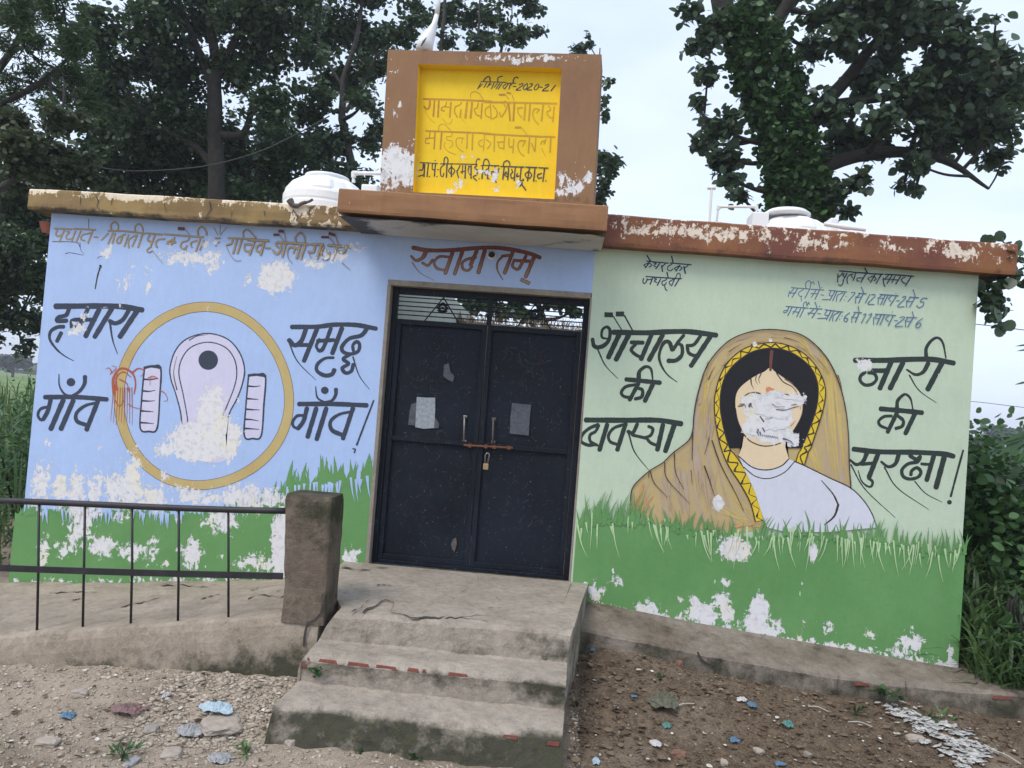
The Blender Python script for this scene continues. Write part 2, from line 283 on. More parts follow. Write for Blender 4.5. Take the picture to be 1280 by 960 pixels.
# ------------------------------------------------------------------ painted marks: brush strokes and filled shapes on a plane
class Plane:
    def __init__(s, p0, n, ax): s.p0 = np.array(p0, float); s.n = np.array(n, float)/np.linalg.norm(n); s.peel = ax
    def at(s, x, y, off): return onplane(x, y, s.p0, s.n)-s.n*off*(-1)
WALL = Plane((0, 0, 0), (0, -1, 0), True)
def catmull(P, step):
    P = [np.array(p, float) for p in P]
    if len(P) < 3:
        n = max(2, int(np.linalg.norm(P[1][:2]-P[0][:2])/step)+1); return [P[0]+(P[1]-P[0])*t for t in np.linspace(0, 1, n)]
    r = []; Q = [2*P[0]-P[1]]+P+[2*P[-1]-P[-2]]
    for i in range(1, len(Q)-2):
        a, b, c, d = Q[i-1:i+3]; n = max(2, int(np.linalg.norm(c[:2]-b[:2])/step)+1)
        for t in np.linspace(0, 1, n, endpoint=False):
            r.append(.5*(2*b+(c-a)*t+(2*a-5*b+4*c-d)*t*t+(3*b-a-3*c+d)*t**3))
    r.append(P[-1]); return r
class Marks:
    """one painted word or figure: every stroke lies a hair above the one before"""
    def __init__(s, plane, base=.0006, inc=.00005): s.pl = plane; s.mb = {}; s.k = base; s.inc = inc
    def put(s, mat, px, faces, grade=0):
        vs = [s.pl.at(p[0], p[1], s.k+.4*s.inc*(i/max(1, len(px)))*grade) for i, p in enumerate(px)]; s.k += s.inc
        m = s.mb.setdefault(mat, MB()); a = np.array(vs)
        m.add(vs, faces, peel=(peel_at(a[:, 0], a[:, 2]) if s.pl.peel is True else s.pl.peel(a[:, 0], a[:, 2])).tolist())
    def stroke(s, mat, pts, w0, w1=None, cap='r', wob=.04, step=1.6):
        w1 = w0 if w1 is None else w1
        c = catmull(pts, step); n = len(c); c = np.array([q[:2] for q in c])
        if n < 2: return
        t = np.gradient(c, axis=0); ln = np.linalg.norm(t, axis=1, keepdims=True); ln[ln == 0] = 1; t /= ln; nr = np.stack([-t[:, 1], t[:, 0]], 1)
        u = np.linspace(0, 1, n); wd = (w0+(w1-w0)*u)*(1+wob*np.sin(u*17+c[0, 0])) / 2; wd = wd+np.minimum(.28, wd*.22)*np.array([noise.noise(Vector((q[0]*.45, q[1]*.45, 3.))) for q in c])
        Lp = c+nr*wd[:, None]; Rp = c-nr*wd[:, None]; px = []; f = []
        for i in range(n): px += [Lp[i], Rp[i]]
        f = [(2*i, 2*i+1, 2*i+3, 2*i+2) for i in range(n-1)]
        if cap == 'r':
            for e, sg in ((0, -1), (n-1, 1)):
                b = len(px); px.append(c[e]);
                for a in range(1, 5):
                    q = math.pi*a/5; px.append(c[e]+nr[e]*wd[e]*math.cos(q)+t[e]*sg*wd[e]*math.sin(q)*.8)
                ring = [2*e]+[b+1+i for i in range(4)]+[2*e+1]
                f += [(b, ring[i], ring[i+1]) for i in range(5)]
        s.put(mat, px, f, 1)
    def disc(s, mat, c, r, ry=None):
        ry = ry or r; s.put(mat, [c]+[(c[0]+r*math.cos(a), c[1]+ry*math.sin(a)) for a in np.linspace(0, 2*math.pi, 25)[:-1]], [(0, i+1, (i+1) % 24+1) for i in range(24)])
    def fill(s, mat, pts, cut=.03, smooth=True):
        if smooth: pts = [q for q in catmull([(p[0], p[1]) for p in pts]+[pts[0]], 3.)][:-1]
        vs = [s.pl.at(p[0], p[1], s.k) for p in pts]; s.k += s.inc
        bm = bmesh.new(); bm.faces.new([bm.verts.new(v) for v in vs]); bmesh.ops.triangulate(bm, faces=bm.faces[:], ngon_method='EAR_CLIP')
        a = np.array(vs)
        for ax in (0, 2):
            for v in np.arange(a[:, ax].min()+cut, a[:, ax].max(), cut):
                co = [0, 0, 0]; no = [0, 0, 0]; co[ax] = v; no[ax] = 1
                bmesh.ops.bisect_plane(bm, geom=bm.verts[:]+bm.edges[:]+bm.faces[:], plane_co=co, plane_no=no)
        bm.verts.index_update(); co = np.array([v.co[:] for v in bm.verts])
        pe = peel_at(co[:, 0], co[:, 2]) if s.pl.peel is True else s.pl.peel(co[:, 0], co[:, 2])
        s.mb.setdefault(mat, MB()).add(co, [[v.index for v in f.verts] for f in bm.faces], peel=pe.tolist()); bm.free()
    def outlined(s, mat, omat, org, sc, spec, k0, k1):
        s.text(omat, org, sc, spec, k0); s.text(mat, org, sc, spec, k1)
    def text(s, mat, org, sc, spec, wk=1.0):
        """spec: 'width[>width]|x,y x,y ...' per stroke in letter units; o = dot, b = square ends"""
        for line in spec.replace('\n', ';').split(';'):
            line = line.strip()
            if not line: continue
            wd, pt = line.split('|'); pts = [tuple(org[i]+float(v)/sc for i, v in enumerate(p.split(','))) for p in pt.split()]
            cap = 'r'
            if wd[0] == 'b': cap = 'b'; wd = wd[1:]
            if wd[0] == 'o': s.disc(mat, pts[0], float(wd[1:])/sc*wk, float(wd[1:])/sc*wk*.95); continue
            ww = [float(v)/sc*wk for v in wd.split('>')]; s.stroke(mat, pts, ww[0], ww[-1], cap)
    def build(s, name, parent):
        """all colours of one word or figure in ONE mesh"""
        tot = MB(); mats = []; idx = []
        for mk, m in s.mb.items():
            idx += [len(mats)]*len(m.f); mats.append(M[mk]); tot.add(m.v, m.f, peel=m.a['peel'])
        me = tot.mesh(name)
        for q in mats: me.materials.append(q)
        me.polygons.foreach_set('material_index', idx)
        return link(name, me, None, parent)
# ------------------------------------------------------------------ ground: one sheet to the horizon
def ground_h(x, y):
    xs = [-6, -1.8, -.08, .3, 1.6, 1.75, 2.43, 3.36, 4.5, 8]; wz = [-.56, -.50, -.40, -.44, -.40, -.33, -.405, -.495, -.525, -.55]
    near = np.interp(x, xs, wz); front = np.interp(x, [-6, -1, .5, 1.5, 2.2, 4, 8], [-.56, -.555, -.545, -.545, -.575, -.60, -.60])
    t = np.clip((-y-np.where(x > 1.6, .4, 1.3))/np.where(x > 1.6, .9, .55), 0, 1); t = t*t*(3-2*t)
    return near*(1-t)+front*t
def axis(lo, hi, st, far): a = list(np.arange(lo, hi, st)); e = []; d = st; v = hi
def axgrid(lo, hi, st, far):
    a = list(np.arange(lo, hi+1e-6, st)); d = st; v = a[-1]; up = []
    while v < far: d *= 1.45; v += d; up.append(v)
    d = st; v = a[0]; dn = []
    while v > -far: d *= 1.45; v -= d; dn.append(v)
    return np.array(dn[::-1]+a+up)
gx = axgrid(-2.6, 5.6, .028, 3000); gy = axgrid(-3.4, -.1, .028, 3000)
GX, GY = np.meshgrid(gx, gy); GZ = ground_h(GX, GY)
nz = np.zeros_like(GZ)
for i in range(GX.shape[0]):
    if -4.5 < gy[i] < .3:
        for j in range(GX.shape[1]):
            if -3.6 < gx[j] < 6.6: nz[i, j] = .030*fbm(gx[j]*1.7, gy[i]*1.7, 3, 3)+.016*fbm(gx[j]*7, gy[i]*7, 5, 4)+.007*noise.noise(Vector((gx[j]*27, gy[i]*27, 1)))
GZ += nz; ny, nx = GX.shape; ii = (np.arange(ny-1)[:, None]*nx+np.arange(nx-1)[None]).ravel()
tag(link('ground', np_mesh('ground', np.stack([GX.ravel(), GY.ravel(), GZ.ravel()], 1), np.stack([ii, ii+1, ii+nx+1, ii+nx], 1), smooth=True), M['soil']), kind='structure')
def gh(x, y): return float(ground_h(np.array(float(x)), np.array(float(y))))

# ------------------------------------------------------------------ the painted toilet block
BLK = empty('toilet_block', 'single storey painted toilet block with black double gate and yellow sign board', 'building', (.78, .0, -.45))
def wall_grid(x0, x1, z0, z1, Y=0., st=.02, wav=.0016):
    X = np.linspace(x0, x1, int((x1-x0)/st)+2); Z = np.linspace(z0, z1, int((z1-z0)/st)+2); gxx, gzz = np.meshgrid(X, Z)
    yy = np.full(gxx.shape, Y); n1 = len(X)
    for i in range(gxx.shape[0]):
        for j in range(gxx.shape[1]):
            if 0 < i < len(Z)-1 and 0 < j < n1-1: yy[i, j] += wav*noise.noise(Vector((gxx[i, j]*2.2, 9, gzz[i, j]*2.2)))*0
    k = (np.arange(len(Z)-1)[:, None]*n1+np.arange(n1-1)[None]).ravel()
    v = np.stack([gxx.ravel(), yy.ravel(), gzz.ravel()], 1)
    return v, np.stack([k, k+1, k+n1+1, k+n1], 1)
def add_np(mb, v, f, **a): mb.add(v.tolist(), f.tolist(), **a)
TOPZ = 2.47
# blue side: front skin, lintel over the gate, body
wb = MB(); v, f = wall_grid(-2.69, 0., -.46, TOPZ); add_np(wb, v, f, peel=peel_at(v[:, 0], v[:, 2]).tolist())
v, f = wall_grid(0., 1.522, 2.125, TOPZ+.02); add_np(wb, v, f, peel=peel_at(v[:, 0], v[:, 2]).tolist())
def shell(mb, x0, x1, y0, y1, z0, z1): mb.add([(x0, y0, z0), (x1, y0, z0), (x1, y1, z0), (x0, y1, z0), (x0, y0, z1), (x1, y0, z1), (x1, y1, z1), (x0, y1, z1)], [(4, 5, 6, 7), (1, 2, 6, 5), (2, 3, 7, 6), (3, 0, 4, 7)])
shell(wb, -2.69, 0, 0, 5.6, -.6, TOPZ-.05)
wb.add([(0, 0, 2.125), (1.522, 0, 2.125), (1.522, .2, 2.125), (0, .2, 2.125), (0, .2, 2.49), (1.522, .2, 2.49)], [(0, 3, 2, 1), (3, 4, 5, 2)])
WBL = wb.obj('wall', M['blue'], BLK); WBL['label'] = 'pale blue front wall painted with a latrine inside a ring'
wg = MB(); v, f = wall_grid(1.522, 4.248, -.62, TOPZ); add_np(wg, v, f, peel=peel_at(v[:, 0], v[:, 2]).tolist()); shell(wg, 1.522, 4.248, 0, 5.6, -.7, TOPZ)
WGR = wg.obj('wall', M['lgreen'], BLK); WGR['label'] = 'pale green front wall painted with a veiled woman'
# inner courtyard faces seen above the gate
MB().box(-.001, .02, .2, 5.65, -.1, 2.43).obj('inner_wall', M['inner'], BLK)
# concrete roof beams: front face as a fine grid so that paint can flake
def beam(name, m, x0, x1, y0, y1, zb, zt, peelfn, stfn, parent, wob=.008, pts=None):
    nx_ = int((x1-x0)/.025)+2; nz_ = 9; mb = MB(); vs = []; pe = []; st = []
    ring = [(y0+.004, 0), (y0, .1), (y0, .3), (y0, .55), (y0, .8), (y0+.002, .95), (y0+.012, 1.)]
    for i in range(nx_):
        x = x0+(x1-x0)*i/(nx_-1); b = wob*fbm(x*1.6, 4.2, y0, 3); tpz = wob*.8*fbm(x*2.6, 8.1, y0, 4)
        bot = zb(x)+b; top = zt(x)+tpz
        for (yy, q) in ring: vs.append((x, yy+.006*fbm(x*2, q*2, 1, 3), bot+(top-bot)*q)); pe.append(peelfn(x, q)); st.append(stfn(x, q))
        vs.append((x, y1, top)); pe.append(.3); st.append(.2); vs.append((x, y1, bot)); pe.append(0); st.append(.5)
    r = len(ring)+2; fs = [(i*r+k, (i+1)*r+k, (i+1)*r+(k+1) % r, i*r+(k+1) % r) for i in range(nx_-1) for k in range(r)]
    fs += [tuple(range(r))[::-1], tuple((nx_-1)*r+k for k in range(r))]
    mb.add(vs, fs, peel=pe, stain=st); return mb.obj(name, m, parent)
def lin(a, b, c, d): return lambda x: b+(d-b)*(x-a)/(c-a)
hn = lambda x, k: fbm(x*3.1, k, 0, 4)
RL = beam('roof_slab', M['beam_l'], -2.81, .0, -.11, 2.4, lin(-2.81, 2.462, 0, 2.468), lin(-2.81, 2.625, 0, 2.632),
     lambda x, q: (.16+.56*max(0, (q-.5)/.5)*(.8+1.6*hn(x, 1)) + (.40 if -.75 < x < -.36 else 0)*(.6+hn(x, 4)) + (.3 if -2.2 < x < -1.75 and q > .7 else 0) + (.1 if q < .2 else 0)), lambda x, q: .10 if q > .14 else .52, BLK)
RL['label'] = 'ochre edged roof slab over the blue wall'
RR = beam('roof_slab', M['beam_r'], 1.58, 4.445, -.11, 5.7, lin(1.58, 2.462, 4.445, 2.436), lin(1.58, 2.690, 4.445, 2.650),
     lambda x, q: .16+(.46 if 1.62 < x < 2.75 else .34+.5*hn(x, 3))*math.exp(-((q-.62)/.26)**2)*(1+.6*hn(x, 2))+.22*max(0, (q-.85)/.15)*(1+hn(x, 7)), lambda x, q: (.10+.22*max(0, hn(x, 11))+.1*(q > .85)) if q > .1 else .34, BLK)
RR['label'] = 'rust brown edged roof slab over the green wall'
bc = MB()
for pts, wd in (([(262, 252), (264, 262), (259, 268), (262, 275)], .007), ([(120, 244), (123, 252), (121, 258), (125, 262)], .006), ([(101, 245), (100, 256)], .004), ([(140, 248), (139, 256)], .004), ([(290, 264), (289, 274)], .004), ([(205, 254), (208, 266)], .003), ([(330, 262), (331, 270)], .004), ([(366, 262), (372, 270), (370, 277)], .006), ([(388, 258), (386, 270)], .004)):
    c_ = [onY(x, y, -.1145) for x, y in pts]
    for i in range(len(c_)-1):
        a, b = c_[i], c_[i+1]; d = (b-a)/np.linalg.norm(b-a); nn = np.array([-d[2], 0, d[0]]); w0, w1 = wd*(1-.25*i)*.6, wd*(1-.25*(i+1))*.6; bc.add([a-nn*w0, b-nn*w1, b+nn*w1, a+nn*w0], [(0, 1, 2, 3)])
join(RL, bc.obj('crack', M['crack'], BLK))
# canopy over the gate
CAN = beam('canopy', M['canopy'], -.245, 1.575, -.605, -.006, lin(-.245, 2.475, 1.575, 2.452), lin(-.245, 2.632, 1.575, 2.622), lambda x, q: .08+.12*(x < -.0), lambda x, q: .06 if q > .15 else .2, BLK, .004)
sf = MB(); X = np.linspace(-.235, 1.565, 80); Yv = np.linspace(-.595, -.012, 30); vs = []; st = []
for y in Yv:
    for x in X: vs.append((x, y, 2.452+.02*(y+.6)+(-.0127*(x+.245))-.006)); st.append(.10+.75*math.exp(-((y+.6)/.05)**2)*.55+.8*math.exp(-((x+.2)/.16)**2)*.7+(.5*max(0, fbm(x*3+y*2.5, y*.6, 2, 3)))+.5*math.exp(-((x-1.53)/.05)**2-((y)/.15)**2))
sf.add(vs, [(j*80+i, j*80+i+1, (j+1)*80+i+1, (j+1)*80+i) for j in range(29) for i in range(79)], stain=st, peel=0.)
so = sf.obj('soffit', M['soffit'], CAN)
# name board standing on the canopy, turned a few degrees towards the right
A0 = math.radians(-4.0); BC, BS = math.cos(A0), math.sin(A0); BP0 = np.array([.75, -.50, 0.])
def bw(u, v, z): return (BP0[0]+u*BC-v*BS, BP0[1]+u*BS+v*BC, z)          # u along the board, v into it
BPL = Plane(BP0, (BS, -BC, 0), None)
def buz(x, y):
    p = onplane(x, y, BP0, BPL.n); return ((p[0]-BP0[0])*BC+(p[1]-BP0[1])*BS, p[2])
oTL, oTR, oBR, oBL = buz(485, 62), buz(752, 68), buz(742, 252), buz(475, 234)
iTL, iTR, iBR, iBL = buz(523, 80), buz(702, 85), buz(693, 249), buz(516, 240)
BPE = []
def bblob(x, y, rx, ry, s): u, z = buz(x, y); BPE.append((u, z, rx*PXM*1.1, ry*PXM*1.1, s*.84))
for q in [(492, 205, 16, 22, 1.05), (508, 210, 10, 26, .95), (482, 215, 9, 26, .9), (497, 228, 12, 12, .8), (516, 215, 4, 30, .85), (500, 184, 4, 10, .6), (620, 72, 40, 6, .62), (650, 74, 14, 8, .8), (690, 72, 30, 5, .62), (702, 222, 7, 12, .75), (705, 240, 10, 8, .75), (720, 235, 14, 14, .7), (735, 222, 5, 14, .75), (500, 140, 8, 18, .5), (490, 90, 8, 5, .6), (560, 236, 8, 5, .75), (618, 218, 6, 8, .8), (620, 232, 6, 7, .8), (573, 225, 8, 8, .75), (646, 226, 8, 6, .75), (600, 210, 30, 6, .55), (573, 192, 10, 4, .6), (590, 190, 6, 4, .6)]: bblob(*q)
def bpeel(x, z):
    u = (np.asarray(x)-BP0[0])/BC; z = np.asarray(z); r = np.full(u.shape, .08)
    for a, b, rx, rz, s in BPE: r = np.maximum(r, s*np.exp(-.75*(((u-a)/rx)**2+((z-b)/rz)**2)))
    return r
BPL.peel = bpeel
TH, RD = .26, .075
bd = MB()
def bgrid(c00, c10, c11, c01, v, nu, nw):
    vs = []
    for j in range(nw+1):
        for i in range(nu+1):
            s_, t_ = i/nu, j/nw
            u = (c00[0]*(1-s_)+c10[0]*s_)*(1-t_)+(c01[0]*(1-s_)+c11[0]*s_)*t_; z = (c00[1]*(1-s_)+c10[1]*s_)*(1-t_)+(c01[1]*(1-s_)+c11[1]*s_)*t_
            vs.append(bw(u, v, z))
    a = np.array(vs); st = np.clip(.30-(a[:, 2]-2.66)*.5, .05, .3)
    return vs, [(j*(nu+1)+i, j*(nu+1)+i+1, (j+1)*(nu+1)+i+1, (j+1)*(nu+1)+i) for j in range(nw) for i in range(nu)], dict(peel=bpeel(a[:, 0], a[:, 2]).tolist(), stain=st.tolist())
oBL = (oBL[0], 2.625); oBR = (oBR[0], 2.615)
for q in ((oBL, iBL, iTL, oTL), (iBR, oBR, oTR, iTR), (iTL, iTR, oTR, oTL), (oBL, oBR, iBR, iBL)):
    v, f, a = bgrid(*q, 0, 24, 40); bd.add(v, f, **a)
for (p, q) in ((oTR, oBR), (oTL, oTR), (oBL, oTL)): bd.add([bw(p[0], 0, p[1]), bw(q[0], 0, q[1]), bw(q[0]-.0, TH, q[1]), bw(p[0], TH, p[1])], [(0, 1, 2, 3)], stain=.1, peel=.08)
bd.add([bw(p[0], TH, p[1]) for p in (oBL, oBR, oTR, oTL)], [(0, 1, 2, 3)])
BOARD = bd.obj('name_board', M['frame'], BLK)
yb = MB(); v, f, a = bgrid(iBL, iBR, iTR, iTL, RD, 60, 60); a['stain'] = [x*.55 for x in a['stain']]; yb.add(v, f, **a)
for (p, q) in ((iTL, iTR), (iBL, iTL), (iTR, iBR), (iBR, iBL)): yb.add([bw(p[0], .001, p[1]), bw(q[0], .001, q[1]), bw(q[0], RD, q[1]), bw(p[0], RD, p[1])], [(0, 1, 2, 3)], peel=.12)
YEL = yb.obj('sign_panel', M['yellow'], BOARD)
# gate: cement surround, angle frame, transom grille, two sheet steel leaves
tr = MB(); v8 = lambda a, b, c, d, y0, y1: [(a[0], y0, a[1]), (b[0], y0, b[1]), (b[0], y1, b[1]), (a[0], y1, a[1]), (d[0], y0, d[1]), (c[0], y0, c[1]), (c[0], y1, c[1]), (d[0], y1, d[1])]
tr.hexa(v8((-.002, 2.085), (1.515, 2.085), (1.515, 2.127), (-.006, 2.127), -.004, .2)); tr.hexa(v8((-.002, -.03), (.026, -.03), (.022, 2.085), (-.006, 2.085), -.004, .2)); tr.hexa(v8((1.510, -.03), (1.526, -.03), (1.526, 2.085), (1.512, 2.085), -.002, .2))
tr.obj('door_surround', M['trim'], BLK, bevel=.004)
GY0 = .07
gf = MB(); gf.box(.026, .066, GY0, GY0+.05, 0, 2.085).box(1.470, 1.510, GY0, GY0+.05, 0, 2.085).box(.066, 1.470, GY0, GY0+.05, 2.035, 2.085).box(.066, 1.470, GY0+.002, GY0+.05, 0.0, .03)
gf.obj('gate_frame', M['steel'], BLK, bevel=.004)
TZ = 1.845
gr = MB()
for z in np.linspace(TZ+.035, 2.015, 5): gr.box(.066, 1.470, GY0+.02, GY0+.028, z-.004, z+.004)
for cx in (.41, 1.11):
    for sx in (-1, 1): gr.tube([(cx, GY0+.018, 2.03), (cx+sx*.13, GY0+.018, TZ)], .005, 5)
    gr.add(*[( [(cx+.012*math.cos(a), GY0+.012, 1.95+.012*math.sin(a)) for a in np.linspace(0, 6.28, 9)[:-1]] ), [tuple(range(8))]])
    for a in np.linspace(0, 2*math.pi, 9)[:-1]:
        c = (cx+.030*math.cos(a), 1.95+.030*math.sin(a)); gr.add([(c[0]+.019*math.cos(b+a)*(1.1 if i % 2 else .8), GY0+.010+.004*(i % 2), c[1]+.013*math.sin(b+a)) for i, b in enumerate(np.linspace(0, 2*math.pi, 9)[:-1])], [tuple(range(8))])
gr.obj('transom_grille', M['steel'], BLK)
MB().box(.752, .788, GY0, GY0+.045, TZ, 2.035).obj('transom_post', M['steel'], BLK)
MZ = lambda x: .945+.004*x
leaves = []
for (a, b) in ((.070, .760), (.766, 1.466)):
    lf = MB()
    # dented sheet
    nu, nw = 28, 70; vs = []
    for j in range(nw+1):
        for i in range(nu+1): x = a+(b-a)*i/nu; z = .035+(TZ-.035)*j/nw; vs.append((x, GY0+.03+.0035*noise.noise(Vector((x*2.4, 1, z*2.4)))+.0012*noise.noise(Vector((x*7, 4, z*7))), z))
    lf.add(vs, [(j*(nu+1)+i, j*(nu+1)+i+1, (j+1)*(nu+1)+i+1, (j+1)*(nu+1)+i) for j in range(nw) for i in range(nu)])
    for z0, z1 in ((.032, .072), (.925, .958), (TZ-.04, TZ)): lf.box(a+.036, b-.036, GY0+.004, GY0+.022, z0, z1)
    for x0 in (a, b-.036): lf.box(x0, x0+.036, GY0+.002, GY0+.024, .032, TZ)
    o = lf.obj('gate_leaf', M['steel'], BLK, bevel=.003); leaves.append(o)
LL, LR = leaves
def hexat(y, pts): return [tuple(onY(px, py, y)) for px, py in pts]
def sheet(name, m, pts, y, parent, th=.0015):
    a = hexat(y, pts); b = [(q[0], q[1]+th, q[2]) for q in a]; n = len(a)
    return MB().add(a+b, [tuple(range(n))]+[(i, (i+1) % n, n+(i+1) % n, n+i) for i in range(n)]).obj(name, m, parent)
sheet('paper_notice', M['paper'], [(521, 496), (531, 497), (544, 497), (544, 515), (542.5, 535), (530, 536), (519, 534), (520, 514)], GY0+.018, LL)
sheet('paper_scrap', M['papdk'], [(514, 505), (521, 503), (518.5, 532), (510, 531), (512, 515)], GY0+.020, LL); sheet('paper_scrap', M['papdk'], [(543.5, 521), (549, 530), (548, 535), (542, 535.5)], GY0+.019, LL)
sheet('paper_scrap', M['papdk'], [(555, 456), (561, 454), (563, 465), (568, 470), (566, 478), (559, 474), (554, 470)], GY0+.020, LL)
sheet('paper_notice', M['papdk'], [(640, 503.5), (651, 505), (664, 506), (662, 525), (661, 544.5), (648, 543), (637, 542), (638, 522)], GY0+.018, LR)
sheet('bare_patch', M['rope'], [(566, 674), (570, 672), (571, 680), (568, 690), (565, 686), (564, 680)], GY0+.018, LL)
gpl = Plane((0, GY0+.0245, 0), (0, -1, 0), lambda x, z: np.zeros(np.shape(x)))
M['scratch'] = plain('dusty scratch', (.06, .065, .07), .9, .3, 40); M['scuff'] = plain('rusty scuff', (.07, .035, .022), .9, .3, 40)
for leaf, regs in ((LL, ((540, 470, 35, 30, 16), (520, 520, 40, 60, 14), (520, 620, 45, 60, 16), (560, 430, 40, 20, 8))), (LR, ((665, 450, 38, 26, 46), (640, 480, 40, 30, 14), (690, 520, 20, 30, 10), (640, 640, 45, 50, 18)))):
    gm_ = Marks(gpl, .0, .00001)
    for cx, cy, rx, ry, n_ in regs:
        for _ in range(n_):
            x, y = random.gauss(cx, rx*.5), random.gauss(cy, ry*.5); lo, hi = (492, 592) if leaf is LL else (618, 712)
            if not lo < x < hi or not 420 < y < 690: continue
            a = random.uniform(0, 6.28); l_ = random.uniform(3, 13); gm_.stroke('scratch' if random.random() < .8 else 'scuff', [(x, y), (x+l_*.5*math.cos(a)+random.gauss(0, 1.5), y+l_*.5*math.sin(a)), (min(hi, max(lo, x+l_*math.cos(a))), y+l_*math.sin(a))], random.uniform(.35, .8), .2)
    join(leaf, gm_.build('scratch', leaf))
def handle(px, py0, py1, parent, m):
    a = onY(px, py0, GY0-.005); b = onY(px-1, py1, GY0-.005); y = GY0
    MB().tube([(a[0], y+.024, a[2]), (a[0], y-.022, a[2]-.004), (b[0], y-.024, b[2]+.006), (b[0], y+.024, b[2])], .007, 7).box(a[0]-.016, a[0]+.016, y+.016, y+.024, a[2]-.012, a[2]+.012).box(b[0]-.016, b[0]+.016, y+.016, y+.024, b[2]-.012, b[2]+.012).obj('pull_handle', m, parent, True)
handle(581, 521, 552, LL, M['chrome']); handle(617, 524, 553, LR, M['rope'])
a, b = onY(580, 556.5, GY0-.012), onY(641, 560, GY0-.012)
sb = MB().tube([tuple(a), tuple(b)], .008, 8)
for t in (.12, .45, .62, .92): c = a+(b-a)*t; sb.box(c[0]-.012, c[0]+.012, GY0-.022, GY0+.004, c[2]-.013, c[2]+.013)
sb.obj('sliding_bolt', M['rust'], LL)
# small round pipe end in the welcome lettering
hk = onY(615, 319.5, 0); MB().tube([(hk[0], .02, hk[2]), (hk[0], -.035, hk[2]+.004)], .026, 14, False).tube([(hk[0], -.03, hk[2]), (hk[0], -.012, hk[2])], [.0262, .034], 14, False).obj('wall_pipe', M['tank'], BLK, True)
MB().tube([(hk[0], -.018, hk[2]), (hk[0], -.020, hk[2])], .0235, 14).obj('pipe_bore_shade', M['iron'], BLK)  # thin dark disc stands in for the shade inside the pipe
# brackets under the left eave corner
MB().hexa([(-2.83, .1, 2.33), (-2.70, .1, 2.33), (-2.70, .35, 2.33), (-2.83, .35, 2.33), (-2.86, .1, 2.42), (-2.70, .1, 2.42), (-2.70, .35, 2.42), (-2.86, .35, 2.42)]).obj('corner_brick', M['brick'], BLK)
# ------------------------------------------------------------------ everything painted on the walls
def polyband(mk, pts, zbot, pl_off):
    """painted band: jagged top line down to zbot, as thin columns"""
    cols = []; 
    for p in catmull(pts, 2.2): q = onY(p[0], p[1]+random.uniform(-2.5, 2.5), 0); cols.append((q[0], q[2]))
    mb = MB(); R_ = 22; vs = []
    for x, z in cols:
        for k in range(R_+1): vs.append((x, -pl_off, z+(zbot-z)*k/R_))
    a = np.array(vs); n = R_+1
    mb.add(vs, [(i*n+k, i*n+k+1, (i+1)*n+k+1, (i+1)*n+k) for i in range(len(cols)-1) for k in range(R_)], peel=peel_at(a[:, 0], a[:, 2]).tolist()); return mb
def blades(ms, mk, line, n, up, hlo, hhi, w, lean=(-.35, .35), jit=3, xr=None):
    xs = [p[0] for p in line]
    for _ in range(n):
        x = random.uniform(*(xr or (xs[0], xs[-1]))); y = np.interp(x, xs, [p[1] for p in line])+random.uniform(-jit, jit)
        h = random.uniform(hlo, hhi); ln = random.uniform(*lean); s = -1 if up else 1
        ms.stroke(mk, [(x, y-s*h*.15), (x+ln*h*.4, y+s*h*.5), (x+ln*h, y+s*h)], random.uniform(w*.7, w*1.3), .25, 'b', 0, 3)
lineL = [(19, 640), (60, 638), (110, 642), (160, 640), (210, 643), (260, 640), (300, 632), (340, 622), (362, 612), (385, 606), (410, 606), (440, 602), (466, 596)]
bnd = polyband('dgreen', [(p[0], p[1]) for p in lineL], -.455, .0008); 
gbl = bnd.obj('painted_grass', M['dgreen'], WBL)
gm = Marks(WALL, .0010, .00002)
blades(gm, 'dgreen', lineL, 60, True, 6, 26, 6, (-.3, .45), 4, (352, 466)); blades(gm, 'dgreen', lineL, 16, True, 20, 40, 9, (-.1, .35), 2, (356, 466)); blades(gm, 'dgreen', lineL, 60, True, 4, 18, 5, (-.3, .4), 4, (22, 350))
blades(gm, 'blade_b', lineL, 26, False, 8, 28, 3.2, (-.2, .2), 2, (356, 466)); blades(gm, 'blade_b', lineL, 50, False, 6, 18, 3.2, (-.2, .2), 2, (22, 350))
join(gbl, gm.build('painted_grass_edge', WBL))
lineR = [(721, 655), (760, 652), (800, 652), (840, 660), (880, 664), (920, 668), (960, 672), (1000, 668), (1040, 672), (1080, 676), (1120, 678), (1160, 690), (1206, 688)]
# pan, pads and ring
E = (130, 370); es = 3.8417
em = Marks(WALL, .0010); T = lambda pts: [(E[0]+x/es, E[1]+y/es) for x, y in pts]
n = 73; ring = []
for sgn, mk, w_ in ((0, 'outl', 12.3), (0, 'ring', 11.2)):
    pts = [(E[0]+(475+408*math.cos(a)+10*math.sin(2*a+.6))/es, E[1]+(480+428*math.sin(a)+6*math.cos(3*a))/es) for a in np.linspace(-math.pi*.6, math.pi*1.4, 60)]
    em.stroke(mk, pts, w_, w_, 'b', .03)
pan = [(375, 675), (370, 570), (345, 470), (322, 400), (318, 340), (345, 260), (400, 205), (495, 180), (590, 205), (650, 270), (675, 350), (665, 420), (640, 490), (600, 570), (585, 660), (580, 790), (450, 790), (385, 760)]
em.fill('lav', T(pan))
em.stroke('ink_l', T(pan[:15]), 1.7, 1.7)
em.stroke('ink_l', T([(403, 635), (400, 580), (380, 470), (360, 370), (375, 300), (420, 245), (500, 222), (580, 245), (625, 300), (638, 370), (625, 440), (590, 530), (565, 590)]), 1.5)
em.stroke('outl', T([(350, 450), (335, 370), (350, 290)]), 1.6, .5); em.stroke('ink_l', T([(410, 212), (450, 192), (500, 186)]), 1.6, .4)
em.disc('ink_l', T([(501, 308)])[0], 47/es)
